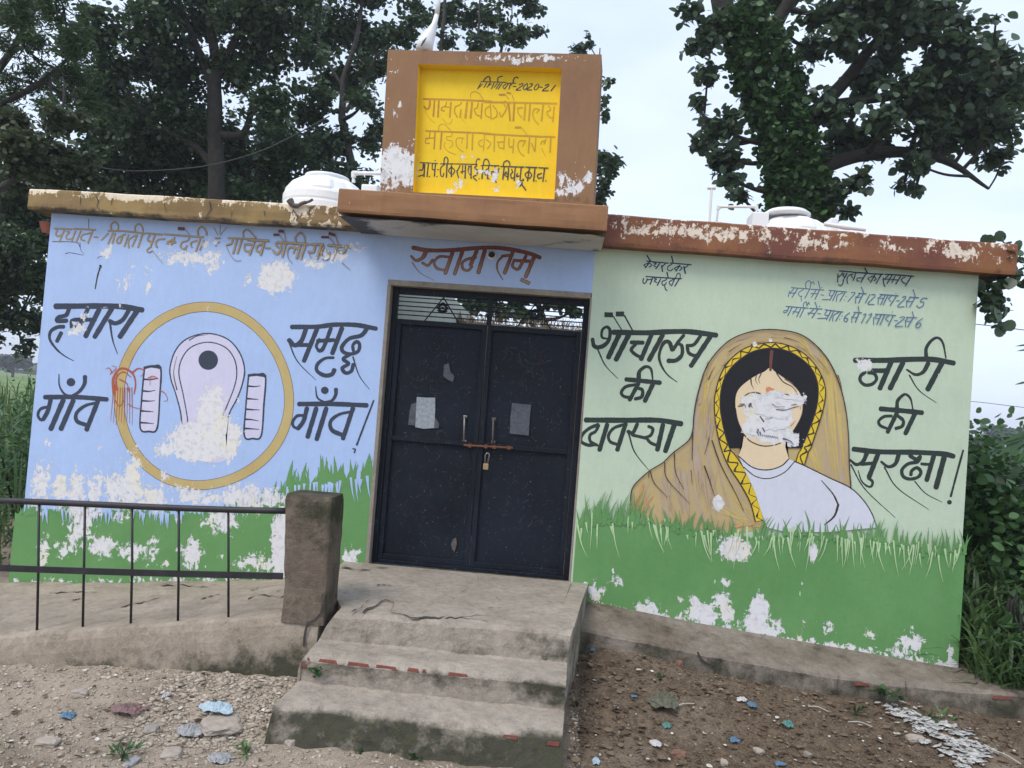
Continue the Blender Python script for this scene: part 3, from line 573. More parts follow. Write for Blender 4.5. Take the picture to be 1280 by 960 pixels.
for pad, lines in (([(195, 345), (230, 338), (272, 345), (268, 480), (255, 635), (215, 650), (175, 635), (181, 500)], [(195, 400, 252, 398), (190, 456, 246, 453), (187, 503, 244, 503), (182, 552, 238, 556), (178, 608, 240, 613)]),
                   ([(695, 382), (735, 378), (775, 385), (768, 520), (755, 670), (715, 684), (675, 672), (682, 530)], [(697, 433, 750, 432), (690, 493, 742, 497), (687, 544, 748, 547), (682, 592, 742, 600), (680, 636, 745, 640)])):
    em.fill('lav', T(pad)); em.stroke('ink_l', T(pad+[pad[0]]), 2.1)
    em.stroke('ink_l', T(pad[:3]), 3.4)
    for x0, y0, x1, y1 in lines: em.stroke('ink_l', T([(x0, y0), ((x0+x1)/2, y0+2), (x1, y1)]), 2.5, .8)
rs = lambda pts, a=2.2, b=.5: em.stroke('red', T(pts), a, b)
rs([(48, 470), (45, 400), (70, 355), (105, 350), (140, 375), (152, 420), (145, 470)], 4, 1.5); rs([(60, 450), (62, 390), (95, 365), (130, 390)], 3, 1); rs([(40, 370), (25, 345), (10, 352)], 1.6); rs([(30, 375), (60, 345), (40, 335)], 1.2); rs([(140, 365), (165, 348), (190, 356), (185, 380), (172, 385)], 2.2)
for k in range(9): x = 46+k*11; rs([(x, 440), (x-6+k, 520), (x-14+k*2.0, 600+10*(k % 3))], 1.1, .4)
rs([(212, 395), (235, 385), (262, 398), (225, 395), (222, 430)], 1.3); rs([(270, 452), (295, 470), (305, 500), (285, 505)], 1.2); rs([(118, 518), (145, 535), (185, 542)], 1.2); rs([(75, 400), (110, 420), (120, 460)], 2); rs([(55, 500), (75, 530), (95, 500)], 1.4)
em.build('painted_emblem', WBL)
# big letters
def words(name, parent, mk, items, wk=1.0, plane=WALL, base=.0006):
    m = Marks(plane, base)
    for it in items:
        org, sc, spec = it[:3]; q = it[3] if len(it) > 3 else mk
        if mk in ('tan', 'welcome') and q == mk: m.outlined(q, 'outy' if mk == 'tan' else 'outl', org, sc, spec, 1.16, .78)
        else: m.text(q, org, sc, spec, wk)
    return m.build(name, parent)
words('lettering', WBL, 'ink_l', [((40, 360), 4.8, '''34|142,110 400,108 540,112 662,132
26|222,125 205,162 160,176 152,198 208,196
26>4|190,232 150,236 112,262 108,310 150,370 200,410 250,437
24|175,270 150,320
26|338,120 300,200 262,238
24|238,220 250,192 380,190
18|246,205 236,235 262,245 292,214
30|405,125 322,290
30|478,125 376,294
26|585,128 545,190 500,212 466,198
14>4|468,205 484,310 513,396
32|630,138 528,292
28|78,655 260,654 450,668
6>16|162,518 165,585 195,635 240,652
16>26|240,648 285,620 315,575 318,532
o26|234,565
26|112,672 95,738 68,788
18|98,712 52,726 36,762 52,790 72,788
30|188,672 113,846
30|248,675 174,846
16>26|388,688 320,706 268,750 270,798 326,822
28|395,680 328,850''')])
words('lettering', WBL, 'ink_l', [((345, 380), 4.8, '''28|95,138 250,136 350,124 480,126 600,148
28|180,150 152,222 112,248 78,216
24|115,246 190,246
28|246,150 168,342
10>3|80,235 130,345 240,458
24|330,145 285,262 262,282
24|250,222 348,216
18|262,212 242,250 256,282
28|396,145 338,296
16>28|345,322 295,326 250,360 246,400 290,428 335,422 350,396
26>20|548,145 512,188 440,208 396,256 405,288 448,300 492,284 502,246 486,226 462,246 464,280
22|445,302 404,330 436,358 398,384 418,414 452,402 464,362
10>3|462,318 500,430 562,513
28|138,600 350,600 545,608
6>14|238,495 248,560 290,590
14>24|290,590 335,580 358,545 360,512
o23|293,518
26|186,625 165,702 132,748
18|166,668 126,672 100,708 106,735 130,748
28|242,625 190,798
28|302,625 244,812
14>28|458,645 380,662 328,704 336,756 398,786
26|462,625 402,808
10>12|586,580 540,700 485,845
9|462,868 476,872 470,892''')])
words('lettering', WGR, 'ink_r', [((715, 370), 6., '''40|312,272 560,276 720,268 880,268 1082,294
b38|243,140 307,142
b38|328,135 391,135
9|308,150 342,205 372,252
12|394,148 455,260
16>34|268,322 224,308 228,254 262,232 286,262 276,330 238,372 190,388
34>28|194,388 164,372 154,322
13>4|195,405 250,520 345,620
38|352,292 272,462
38|425,292 330,478
32|445,348 532,350
26|476,362 444,404 478,440 522,462
34|595,294 518,474
36|680,292 578,480
26|838,295 796,345 758,404
34>5|752,404 728,346 690,350 662,404 654,470 680,540 722,596 788,645
24>34|784,356 822,372 824,440 780,482 722,486
26|962,302 914,364 862,372
26|864,374 874,424 912,446 930,446
36|1036,306 892,524
34|406,625 660,650
34>12|500,622 506,566 552,530 592,548 606,628
30|500,652 432,780
24|482,664 404,680 370,722 388,752 436,762
26|492,690 528,706 522,756 474,772
34|606,662 546,788''')])
words('lettering', WGR, 'ink_r', [((715, 500), 6., '''40|104,150 380,152 640,152 818,178
26|196,184 128,214 76,262 68,310 120,338 176,334
24|200,190 176,236 136,262 138,310 190,340
34|264,184 206,376
24|380,186 312,212 274,264 286,312 340,334
34|402,178 340,374
28|490,180 456,246 420,236
14>4|425,250 470,390 575,525
24|450,262 548,284
24|548,284 592,262 606,216 574,198
24|562,290 592,322 648,344
36|682,186 640,374
38|766,188 700,384''')])
words('lettering', WGR, 'ink_r', [((1050, 400), 7.3875, '''50|138,372 420,372 700,362 870,366 1050,398
44|300,468 425,468
32|262,486 318,498 336,548 296,592 232,600 188,564 190,518 232,482
48|470,392 368,632
48|582,392 462,632
38>14|796,346 796,262 842,192 902,164 950,214 978,352
46>16|815,398 768,480 696,504 616,458
14>5|640,510 730,650 890,765
50|938,402 810,640
46|376,820 560,836 758,856
38>12|526,804 534,742 598,686 650,726 672,822'''), ((1080, 420), 8., '''42|328,770 236,960
30|275,800 200,806 146,852 164,896 224,922
34|340,800 392,846 380,902 318,924
46|506,782 414,975''')])
words('lettering', WGR, 'ink_r', [((1050, 530), 7.3875, '''48|125,232 350,256 700,262 950,276 1048,298
44>22|245,276 212,346 152,374 92,332
32|200,372 300,362
46|352,276 268,488
14>5|100,375 230,600 510,865
30>8|262,500 300,532 288,576 248,572 196,520 168,430
44>22|542,282 510,368 444,394 380,348
14>5|410,400 530,590 820,790
36|645,292 704,326 742,300
32|740,312 712,350 628,368 572,424 584,484 644,508 720,490 746,442 710,404 662,432 654,470
12>5|690,530 790,640 940,720
28|752,368 852,376
44|868,286 800,518
50|966,290 886,586
20|1136,245 1080,450 1022,668
o22|1010,722''')])
words('lettering', WBL, 'welcome', [((500, 295), 6.737, '''30|110,98 230,120 420,120 640,102 800,98 960,118 1100,150 1178,182
34>16|218,136 190,184 135,206 92,168
8>3|100,220 170,310 290,375
20|188,225 236,248 276,198
20|408,176 330,174 288,222 312,272 372,288
28|444,134 382,314
28|526,132 460,320
20|640,180 560,198 524,230 532,278 574,290 606,256
28|648,122 594,244
30|716,116 660,308
22|930,162 860,170
18>8|862,172 822,222 822,290 866,368
28|950,136 880,314
24|1062,166 1002,276
24|960,206 1112,214
20|962,200 948,256 990,286
30|1130,176 1058,344
b26|1014,365 1096,402''')])
words('lettering', WBL, 'tan', [((60, 260), 9.143, '''18|80,235 270,245
18|290,238 545,250
16|108,255 90,302 118,326 168,300
18|188,255 130,388
16|215,270 248,276 208,322 222,358 280,350
18|316,262 268,388
18|376,264 322,394
16|484,288 396,310 378,358 420,374
18|512,266 458,402
16|530,332 570,336
18|690,260 900,268 1110,294
16|690,290 640,340 612,368
18|745,285 690,408
18|770,290 738,400
20|886,300 806,342 788,388 822,402 852,330
18|920,310 874,440
16|1008,312 938,352 920,400 926,458
18|1022,312 964,440
20|1078,310 1030,452
16|728,268 722,196 764,160 802,198 802,262
16|1000,275 998,216 1040,182 1080,222 1086,280'''), ((180, 260), 9.143, '''18|30,290 210,305
18|238,300 480,320 680,334
18|66,312 42,364 90,392
18|126,312 76,440
14|84,440 36,478 54,508 94,492
5>3|100,490 220,640
18|240,356 166,362 134,406 150,450
20|340,360 268,394 280,408 362,390
18|352,340 316,420
16|520,340 500,372 436,392
16|430,402 418,440 458,470 494,432
8>5|480,470 492,522 526,582
6|474,248 520,305
16|604,372 538,400 548,448
18|650,340 594,492
16|620,315 618,254 664,216 712,268 716,312
18|690,372 640,478
7|800,225 845,310
7|875,192 865,300
7|945,222 875,310
16|818,346 872,346
16|860,392 828,400 824,430
18|965,345 1120,350 1280,358
18|1018,362 1000,408 946,424
20|1066,366 1020,520
5|940,430 985,530 1048,600 1112,600
20|1118,372 1070,520
20|1150,414 1222,418
18|1150,430 1154,484 1214,502
20|1272,372 1210,530
14|1140,332 1136,278 1188,250 1282,342'''), ((310, 265), 9.143, '''24|0,320 235,330
20|76,346 20,488
18|180,362 112,388 100,438 148,462
22|190,346 146,490
18|205,410 255,415
8|365,275 412,332
9|415,240 436,332
20|350,406 320,372 348,344 380,372 376,430 332,482 288,440
22|432,372 394,510
24|388,350 690,370
20>5|572,420 490,402 456,440 460,520 512,592
16|522,470 542,402
24|600,382 558,526
20>12|550,345 544,292 594,240 640,272 656,348
24|656,386 604,532
24|720,370 862,372
22|770,382 748,458 690,452
10>4|700,480 770,600
24|842,382 790,530
10|938,300 986,362
12|1004,278 1032,372
20|870,402 838,466 858,532 910,534 934,470 892,436
24|1022,402 962,538
24|918,382 1170,402
22|1122,420 1092,462 1040,452
8>4|1070,572 1172,666'''), ((180, 260), 9.143, 'b34|392,236 470,240', 'maroon'), ((310, 265), 9.143, 'b26|295,262 362,262;b32|350,220 415,226;b26|840,290 930,290;b32|925,245 1000,270', 'maroon')], 1.0)
words('lettering', WGR, 'navy', [((795, 310), 16., '''26|210,262 640,305
26|680,300 1105,335
30|220,150 288,262
30|712,162 742,300
26|266,290 186,398
22|245,300 154,344 188,368
22|262,302 318,340 262,384
22|352,300 408,308 354,352 396,374
26|472,312 396,416
24|582,318 514,380
28|512,352 530,470
22|722,322 640,372 638,440 690,458 736,420
26|880,342 800,462
22|850,362 764,412 806,440
22|868,368 922,400 872,452
24|1042,350 962,408
28|956,372 988,512
26|200,570 560,596 910,616
24|150,610 138,682 172,714 216,652 222,612
22|214,640 322,622
26|332,600 282,728
22|360,612 412,622 364,662 418,692
26|492,620 426,746
22|610,612 596,642 522,672 534,742 590,724 602,690
22|572,740 588,820 622,850
28|620,490 642,592
22|742,630 662,682 690,742
24|770,622 710,760
20|790,602 830,512 878,520 882,602
26|862,622 774,766''')], .95)
words('lettering', WGR, 'bluel', [((975, 335), 12., '''15|170,295 450,316
14|216,300 152,374
14|142,350 124,430
14|150,380 242,372
15|262,312 180,440
13|352,320 280,372 290,420 332,422
13|315,432 321,500
13|392,312 384,234 430,190 462,222 450,302
12|460,240 498,206 512,250
15|442,322 370,455
15|470,320 658,330
13|542,332 470,440
12|460,385 572,388
15|592,332 524,470
14|572,200 602,310
o9|628,290
13|613,403 656,408
15|735,335 1000,360
13|762,350 735,412 792,416
15|822,352 746,485
13|630,475 740,475
15|852,357 790,490
13|942,372 862,412 844,500
15|972,372 896,500
o8|990,425
o8|965,480
14|1070,370 1124,376 1016,505
15|90,575 420,602
13|132,592 100,658 58,670 60,642 112,632
15|182,586 116,715
13|256,596 190,690
12|192,652 272,662
15|312,602 250,730
12|350,590 352,536 392,502 402,572
12|404,562 430,512 437,546
15|362,602 296,740
15|445,605 632,615
13|502,622 420,700
12|415,672 522,682
15|562,622 476,750
14|522,510 556,600
o9|593,575
12|560,680 610,688
15|675,625 945,660
13|702,642 670,702 732,712
15|762,647 692,775
13|560,755 690,752
15|802,652 736,790
13|882,662 800,712 788,795
15|912,667 832,795
o8|930,720
o8|893,770
14|1042,670 972,732 960,790 990,806 1016,762 968,750
14|1122,682 1082,740
13|1076,730 1074,822'''), ((1065, 335), 12., '''15|95,378 215,388
13|112,390 66,440
13|56,430 50,525
12|70,442 142,436
15|162,396 96,525
14|140,288 176,376
14|266,395 196,525
14|290,402 332,396 342,424 236,536 326,545
15|415,395 692,416
13|452,400 400,450
13|390,440 390,545
12|412,455 482,452
15|496,407 426,550
15|537,412 466,550
13|592,422 546,460 582,502
15|662,422 570,562
o8|655,378
13|665,490 706,492
14|750,442 792,424 800,452 682,576 780,580
15|860,435 996,446
13|872,442 826,500
13|816,490 816,590
12|832,505 912,500
15|937,452 860,586
14|915,325 946,432
14|1126,456 1056,456 1022,508 1072,510 1064,562 1002,596 966,560
15|25,665 142,670
12|10,745 72,740
15|102,682 46,812
14|90,570 102,662
14|170,700 207,690 136,826
14|252,700 297,690 206,826
15|345,690 652,712
13|377,702 330,746
13|320,740 320,850
12|342,755 412,752
15|432,707 366,846
15|482,712 416,850
13|542,722 500,762 542,802
15|612,722 540,862
o8|600,660
13|630,787 676,790
14|716,742 772,730 774,760 642,872 756,872
15|810,740 966,746
13|832,752 800,790
13|796,790 800,886
12|812,800 882,796
15|907,757 830,886
14|900,655 922,736
14|1052,756 970,822 954,882 990,896 1032,850 1008,822 962,852'''),
 ((975, 335), 12., '''18|885,45 1080,60
16|866,92 862,215
15|942,70 880,138
15|962,82 934,112 962,130
16|1002,80 942,190
14|950,190 934,242 900,266 874,248
14|1092,92 1030,112 1000,172 1012,232
14|1062,102 1082,150
16|1134,80 1094,190''', 'navy'), ((1065, 335), 12., '''18|0,65 235,80
18|186,0 228,76
14|152,150 82,152 66,190 102,196
17|202,90 130,216
18|240,85 462,96
16|342,102 270,220
14|312,122 234,156 264,190
14|326,132 358,162 320,196
17|432,102 360,230
18|490,95 700,108 920,126
15|542,112 480,172
16|464,150 470,230 490,276
14|490,170 562,166
17|592,117 520,236
15|642,122 592,220
14|580,172 682,182
17|722,127 650,246
15|792,137 740,167 752,212 792,232
17|882,132 796,266''', 'navy')], .95)
# board lettering
YPL = Plane(BP0+np.array([-BS*RD, BC*RD, 0]), (BS, -BC, 0), bpeel)
NAVY = [((605, 80), 12., '''14|-45,265 330,275
20|-5,250 28,210 64,188 86,202 92,265
15|-46,285 -95,375
13|-20,300 -70,350
15|40,282 0,355
15|92,282 50,350
13|60,330 110,300
15|152,286 110,375
18|206,265 210,212 246,190 276,186
14|202,290 152,350
15|238,290 180,372
15|270,292 210,380
14|332,300 282,340 302,370
15|362,302 312,375
14|402,300 372,380
13|420,310 380,330
14|340,290 476,290
18|436,280 450,222 490,195 512,214
13|435,335 482,340
15|530,312 580,292 580,322 482,390 552,390
14|642,295 602,332 590,376 616,386 652,340 648,298
15|690,302 722,295 720,322 642,385 716,390
14|802,300 762,342 754,380 780,386 816,350 820,305
15|830,345 876,350
16|920,322 962,305 965,332 876,400 966,400
16|1072,320 1002,405'''), ((515, 155), 12., '''17|125,580 282,586
16|295,590 386,592
17|425,598 700,600 976,606
17|1035,625 1190,622
20|170,590 160,682 114,692
22|192,602 180,790
18|100,785 182,760
20|247,602 226,792
o11|262,790
18|305,602 306,682 346,686
20|352,602 336,785
o10|350,550
12|375,685 406,685
o10|375,790
16|490,602 432,662 432,770 462,790 478,740
18|480,592 486,522 510,495 540,532 534,602
20|526,612 516,800
20|592,622 590,790
16|580,652 548,702 580,742
16|602,652 642,702 610,762
18|722,622 682,702
18|672,702 692,782 722,850
16|762,622 752,742
14|730,722 802,702
20|802,622 796,812
16|862,632 842,692 862,752 892,752
14|838,628 870,640
20|887,622 886,815
18|975,622 938,662 982,692 970,762 918,792 970,852
14|960,602 970,542 1000,520 1018,540
o9|1007,822
20|1062,642 1050,822
16|1070,612 1080,552 1116,525 1150,562 1162,622
16|1132,672 1084,722 1112,772
20|1152,632 1132,822
o9|1155,822'''), ((605, 155), 9.6, '''13|85,500 182,502
14|132,512 120,568 86,572
16|90,592 146,700
14|182,530 150,600 152,662
13|130,570 176,576
14|200,510 482,517
13|234,502 240,462 276,440 306,462 312,512
16|242,522 226,666
16|296,532 286,670
13|268,572 248,612 280,632
12|256,580 288,612
14|332,542 342,582 320,602 332,652 362,642
15|376,522 362,680
14|402,592 390,632 422,622
15|447,522 432,672
14|476,672 412,700 402,740 432,742 462,702
16|450,722 502,792
o8|470,662
14|500,518 636,523
15|547,522 522,682
13|530,572 494,602 512,642 546,652
13|556,582 572,612 550,652
16|612,532 596,686
o8|625,686
14|655,525 770,531
14|692,592 644,612 652,652 692,642
15|727,537 706,690
o8|742,683''')]
YA = [((515, 80), 12., '''30|175,525 500,532 850,545 1190,562
32|270,555 262,640 222,680 184,640
6|200,700 260,810 345,890
28|338,550 320,785
28|402,552 390,795
16|520,572 500,640
18|500,628 448,660 442,694 486,706
14|470,640 582,650
24|586,572 566,800
7|460,820 508,884 562,900 612,830
18|742,572 720,612 652,642 640,722 682,800
22|736,682 720,800
5|740,810 802,890
30|828,575 800,808
30|902,580 878,808
9|880,512 880,450 930,415 1002,440 1076,540
16|992,582 980,652 932,682 972,762 1022,782
20|1052,592 1036,818'''), ((515, 155), 12., '''26|208,105 600,120 1000,135 1180,148
18|272,122 262,200
16|262,200 206,242 206,288 262,290
18|200,216 342,210
24|346,122 332,372
26|446,132 426,380
10|400,92 406,32 450,2 502,16 582,100'''), ((605, 80), 12., 'b28|225,462 322,462;b28|338,430 406,442;10|330,472 372,532;10|422,462 452,552;26|370,588 392,848;26|440,848 456,590')]
YB = [((605, 80), 12., '''24|0,570 540,580 1090,592
16|96,602 106,828
14|82,632 22,682 30,770 96,802
14|132,622 192,702 190,782 130,822
14|320,642 292,572 330,560 352,622 302,740 252,790 234,722
14|500,662 582,652
14|510,662 512,732 572,810
24|622,602 602,840
24|692,602 672,850
12|832,682 762,672 730,742 762,842 822,910
12|792,732 832,682
22|887,612 862,850
14|966,622 1002,682 942,722 982,792 1022,812
20|1052,642 1032,868'''), ((515, 155), 12., '''12|602,137 592,182 520,192 532,242 592,252 612,312 562,360
12|500,272 482,332 542,410 660,460
14|782,212 682,212 660,282 692,362 772,420
12|742,292 762,212
22|832,142 822,370
24|912,152 902,388
14|1092,142 1072,400
14|1062,232 1000,272 1012,322 1072,342
14|1112,232 1182,292 1132,370'''), ((605, 155), 9.6, '''20|0,117 425,140 850,157
16|126,142 121,330
13|172,232 182,282 232,292
13|160,217 242,212
14|247,152 237,300
14|300,172 302,268 352,272
15|357,182 347,345
14|502,202 432,202 407,262 432,342 482,385
12|462,272 492,212
18|547,172 532,350
b22|370,40 450,42
7|460,55 522,140
14|572,232 602,318
15|622,172 612,330
12|682,242 692,212 732,202
14|745,182 722,240
8|690,292 736,385
18|802,172 792,340''')]
q = lambda it, mk: (it[0], it[1], it[2], mk)
for lab, its in (('small navy year line at the top right of the yellow panel', [q(NAVY[0], 'ynavy')]), ('upper faded brown line on the yellow panel', [q(YA[0], 'ylet'), q(YA[2], 'ylet'), q(YB[0], 'ylet2')]), ('lower faded brown line on the yellow panel', [q(YA[1], 'ylet'), q(YB[1], 'ylet2'), q(YB[2], 'ylet2')]), ('bottom navy line on the yellow panel', [q(NAVY[1], 'ynavy'), q(NAVY[2], 'ynavy')])):
    words('sign_lettering', BOARD, 'ynavy', its, 1.0, YPL)['label'] = lab
# the veiled woman
wm = Marks(WALL, .0010)
s_ = lambda pts: [(860+x/5.818, 400+y/5.818) for x, y in pts]; t_ = lambda pts: [(770+x/3.765, 540+y/3.765) for x, y in pts]
veil = [(788, 640), (788.6, 617), (793, 606), (811, 589), (828, 578.5), (841, 566), (860, 551), (865.5, 538), (867, 520), (871, 497), (880, 465), (892.5, 444), (912.5, 425), (937.5, 415), (963, 412), (995.6, 416.5), (1017.5, 430), (1036, 452), (1049, 481), (1056.6, 512.5), (1060, 545), (1061, 580), (1063, 611), (1036, 620), (990, 640), (958, 660), (900, 668), (840, 664)]
wm.fill('veil', veil)
for pts in ([(868, 545), (872, 500), (884, 462), (905, 436), (935, 422)], [(880, 560), (880, 520), (890, 480), (905, 455)], [(1010, 430), (1030, 460), (1043, 500), (1048, 560)], [(1035, 590), (1032, 540), (1036, 500)], [(1052, 600), (1050, 560), (1046, 520)], [(890, 600), (884, 560), (892, 520)], [(920, 655), (905, 610), (892, 560)], [(860, 640), (846, 610), (842, 580)], [(880, 650), (866, 610), (862, 570)], [(815, 640), (808, 620), (812, 600)], [(835, 650), (826, 620), (828, 590)], [(905, 640), (896, 610), (900, 580)], [(938, 655), (925, 620), (905, 575)]):
    wm.stroke('veil2', [(x+random.uniform(-2, 2), y) for x, y in pts], random.uniform(3, 9), 1)
for mk_, pl_ in (('veil3', [(1040, 470, 1050, 600, 9), (1028, 450, 1040, 590, 7), (1015, 560, 1030, 600, 8), (1050, 520, 1056, 590, 4), (905, 640, 940, 655, 7), (920, 620, 945, 650, 5), (885, 470, 876, 530, 5), (1000, 425, 1035, 470, 5)]), ('veil4', [(793, 630, 803, 605, 7), (800, 640, 815, 620, 5), (930, 575, 945, 620, 4), (905, 540, 925, 570, 3), (915, 655, 950, 658, 5)]), ('veil2', [(868, 560, 876, 620, 14), (850, 590, 856, 640, 11), (884, 590, 890, 640, 10), (832, 600, 838, 640, 8), (872, 500, 884, 455, 5), (885, 545, 888, 500, 5)])):
    for x0, y0, x1, y1, w_ in pl_:
        for e in range(5): d_ = random.gauss(0, w_*.35); wm.stroke(mk_, [(x0+d_, y0+random.uniform(-6, 6)), ((x0+x1)/2+d_+random.uniform(-2, 2), (y0+y1)/2), (x1+d_, y1+random.uniform(-6, 6))], w_*random.uniform(.2, .5), .4, 'b', .2)
for k in range(26):
    a = random.uniform(-2.9, -.15); r0 = random.uniform(.86, 1.1); cx, cy = 964, 500
    wm.stroke(random.choice(['veil2', 'veil', 'outl']), [(cx+82*r0*math.cos(a+d), cy+78*r0*math.sin(a+d)) for d in (0, .12, .24)], random.uniform(.6, 1.6), .2)
outer = s_([(240, 931), (205, 780), (190, 620), (205, 500), (250, 370), (330, 265), (440, 195), (600, 165), (740, 190), (860, 260), (950, 370), (995, 490), (990, 600), (960, 720), (920, 840), (890, 931)])
inner = s_([(300, 931), (260, 800), (232, 640), (240, 500), (280, 390), (360, 300), (470, 230), (600, 205), (720, 225), (820, 280), (900, 360), (940, 460), (942, 580), (915, 700), (870, 820), (825, 931)])
outer = t_([(655, 420), (630, 330), (585, 245), (530, 160)])+outer+t_([(905, 90), (885, 155)])
inner = t_([(695, 412), (665, 300), (620, 200), (560, 110)])+inner+t_([(858, 100), (845, 142)])
co, ci = catmull(outer, 3), catmull(inner, 3); cia = np.array([q[:2] for q in ci]); j = 0; strip = []
for q in co:
    while j < len(cia)-1 and np.hypot(*(cia[j+1]-q[:2])) <= np.hypot(*(cia[j]-q[:2])): j += 1
    strip += [q[:2], (q[:2]+cia[j])/2, cia[j]]
wm.put('byel', strip, [(3*i+e, 3*i+e+1, 3*i+e+4, 3*i+e+3) for i in range(len(co)-1) for e in (0, 1)])
wm.fill('hair', [tuple(q[:2]) for q in catmull(inner[4:-2], 3)], smooth=False)
wm.stroke('line', outer, 1.5); wm.stroke('line', inner, 1.3)
zig = []
for k in range(0, 64):
    q = int(k/63*(len(co)-1)); zig.append(strip[3*q]+(strip[3*q+2]-strip[3*q])*((.2 if k % 2 else .8)+random.uniform(-.1, .1)))
wm.stroke('line', zig, 1.3, 1.3, 'r', .4, 1.0)
for k in range(1, 62, 2): p = zig[k]; q = zig[k+1]; wm.stroke('line', [p, p+(q-p)*.6], random.uniform(1.4, 3.2), .6, 'r', 0, 1.)
neck = t_([(600, 20), (592, 70), (574, 112), (640, 165), (710, 182), (775, 162), (812, 126), (795, 70), (800, 20)]); wm.fill('skin', neck, smooth=False)
wm.fill('skin', s_([(343, 640), (345, 560), (370, 500), (430, 445), (500, 400), (555, 375), (595, 345), (625, 372), (700, 425), (760, 465), (810, 530), (832, 600), (825, 690), (780, 780), (720, 860), (640, 905), (540, 915), (450, 880), (395, 820), (360, 730)]), .02)
wm.fill('blouse', t_([(572, 106), (610, 190), (650, 275), (695, 412), (712, 450), (800, 470), (1000, 470), (1226, 448), (1200, 380), (1160, 318), (1100, 262), (1000, 214), (890, 160), (838, 138), (812, 126), (775, 160), (710, 178), (640, 162)]), smooth=False)
for pts, a, b in ((t_([(574, 112), (640, 165), (710, 178), (775, 160), (812, 126)]), 1.5, 1.5), (t_([(600, 165), (655, 208), (720, 218), (790, 190), (838, 140)]), 1.3, 1.3), (t_([(838, 138), (890, 160), (1000, 214), (1100, 262), (1160, 318), (1200, 380), (1226, 448)]), 1.6, 1.4), (t_([(965, 228), (1018, 290), (1044, 342)]), 1.0, 2.4), (t_([(1044, 342), (1025, 395), (980, 436)]), 3.2, 1.6),
                   (s_([(395, 820), (450, 880), (540, 915), (640, 905), (720, 860), (780, 780), (825, 690), (832, 600), (812, 530), (760, 470), (700, 430)]), 1.5, 1.0), (s_([(343, 640), (360, 730), (400, 830)]), 1.0, 1.4), (s_([(640, 385), (690, 450), (760, 490), (800, 560), (815, 650)]), 1.6, .5), (s_([(455, 430), (460, 470), (478, 503)]), 1.8, .4), (s_([(495, 400), (490, 440), (505, 470)]), 1.4, .3), (s_([(530, 390), (512, 430), (520, 462)]), 1.6, .4),
                   (s_([(385, 568), (440, 534), (490, 528), (537, 540)]), 1.0, 2.0), (s_([(665, 545), (710, 541), (755, 553)]), 2.0, .8), (s_([(365, 627), (400, 622), (425, 600), (500, 600)]), 1.8, .8), (s_([(375, 612), (405, 612), (420, 640)]), 1.2, .8), (s_([(715, 655), (750, 640), (800, 628)]), 1.6, .7), (s_([(750, 618), (790, 612)]), 1.2, .5), (s_([(520, 700), (548, 735)]), 1.4, 1.8)):
    wm.stroke('line', pts, a, b)
wm.disc('line', s_([(443, 612)])[0], 3.0); wm.stroke('sind', s_([(606, 230), (600, 300), (597, 365)]), 4.6, 3.2)
wm.disc('bindi', s_([(608, 514)])[0], 3.2); wm.disc('bindi', s_([(585, 508)])[0], 3.9)
for pts, a, b in (([(788, 630), *veil[1:23]], 1.4, 1.4), (t_([(160, 183), (180, 240), (240, 305)]), 1.3, .5), (t_([(228, 143), (240, 220), (345, 335)]), 1.3, .4), (t_([(273, 98), (280, 190), (318, 268)]), 1.3, .5), (t_([(360, 0), (357, 130)]), 1.3, .8), (t_([(352, 180), (358, 245)]), .9, .4), (t_([(438, 28), (415, 105)]), 1., .6), (t_([(415, 160), (440, 230), (462, 300)]), 1.8, .5), (t_([(450, 38), (490, 150), (555, 275), (600, 370)]), 1.6, .7), (t_([(155, 185), (152, 215)]), 1., .6)):
    wm.stroke('line', pts, a, b)
# letters scrawled on the scraped patch
for k in range(9): x = 520+k*16; wm.stroke('line', s_([(x, 822+k*3), (x+9, 834+k*3), (x+4, 842+k*2)]), .8, .4)
for x, y in ((505, 795), (540, 785), (520, 815), (548, 800), (500, 812)): wm.stroke('line', s_([(x, y), (x+6, y+12)]), 2.2, 1.2)
NOP = Plane((0, 0, 0), (0, -1, 0), lambda x, z: np.zeros(np.shape(x)))
wm.pl = NOP
for pts, a, b in (([(640, 555), (740, 572), (845, 590)], 3.5, 2.2), ([(480, 660), (560, 690), (700, 720)], 5, 2), ([(560, 780), (650, 790), (740, 770)], 7, 3), ([(700, 870), (750, 890)], 4, 2), ([(430, 820), (500, 840)], 4, 2), ([(620, 620), (700, 640)], 5, 3)): wm.stroke('smear', s_(pts), a*.8, b*.6, 'b', .5)
for pts, a, b in (([(368, 627), (392, 622), (410, 612)], 1.6, .6), ([(380, 612), (405, 612), (418, 640)], 1.2, .6), ([(640, 650), (700, 655), (750, 640), (802, 628)], 1.2, .6), ([(750, 618), (790, 612)], 1.0, .4), ([(522, 700), (548, 738)], 1.4, 1.6), ([(560, 720), (600, 715), (610, 700)], .6, .3), ([(610, 610), (640, 630), (700, 630)], .9, .4), ([(450, 620), (470, 640)], 1.0, .4), ([(745, 770), (780, 730)], .7, .3), ([(690, 862), (740, 880), (765, 905)], 2.2, .6)): wm.stroke('eye', s_(pts), a, b)
for k in range(10): x = 505+k*15; wm.stroke('eye', s_([(x, 828+k*2.2), (x+8, 836+k*2.4), (x+4, 843+k*2)]), .8, .4)
for x, y in ((505, 795), (540, 785), (520, 815), (548, 800), (500, 812), (443, 612), (452, 606), (440, 622)): wm.stroke('eye', s_([(x, y), (x+6, y+12)]), 2.0, 1.2)
wm.build('painted_woman', WGR)
bnd = polyband('dgreen', lineR, -.62, .0078); gbr = bnd.obj('painted_grass', M['dgreen'], WGR)
gm = Marks(WALL, .0082, .00002)
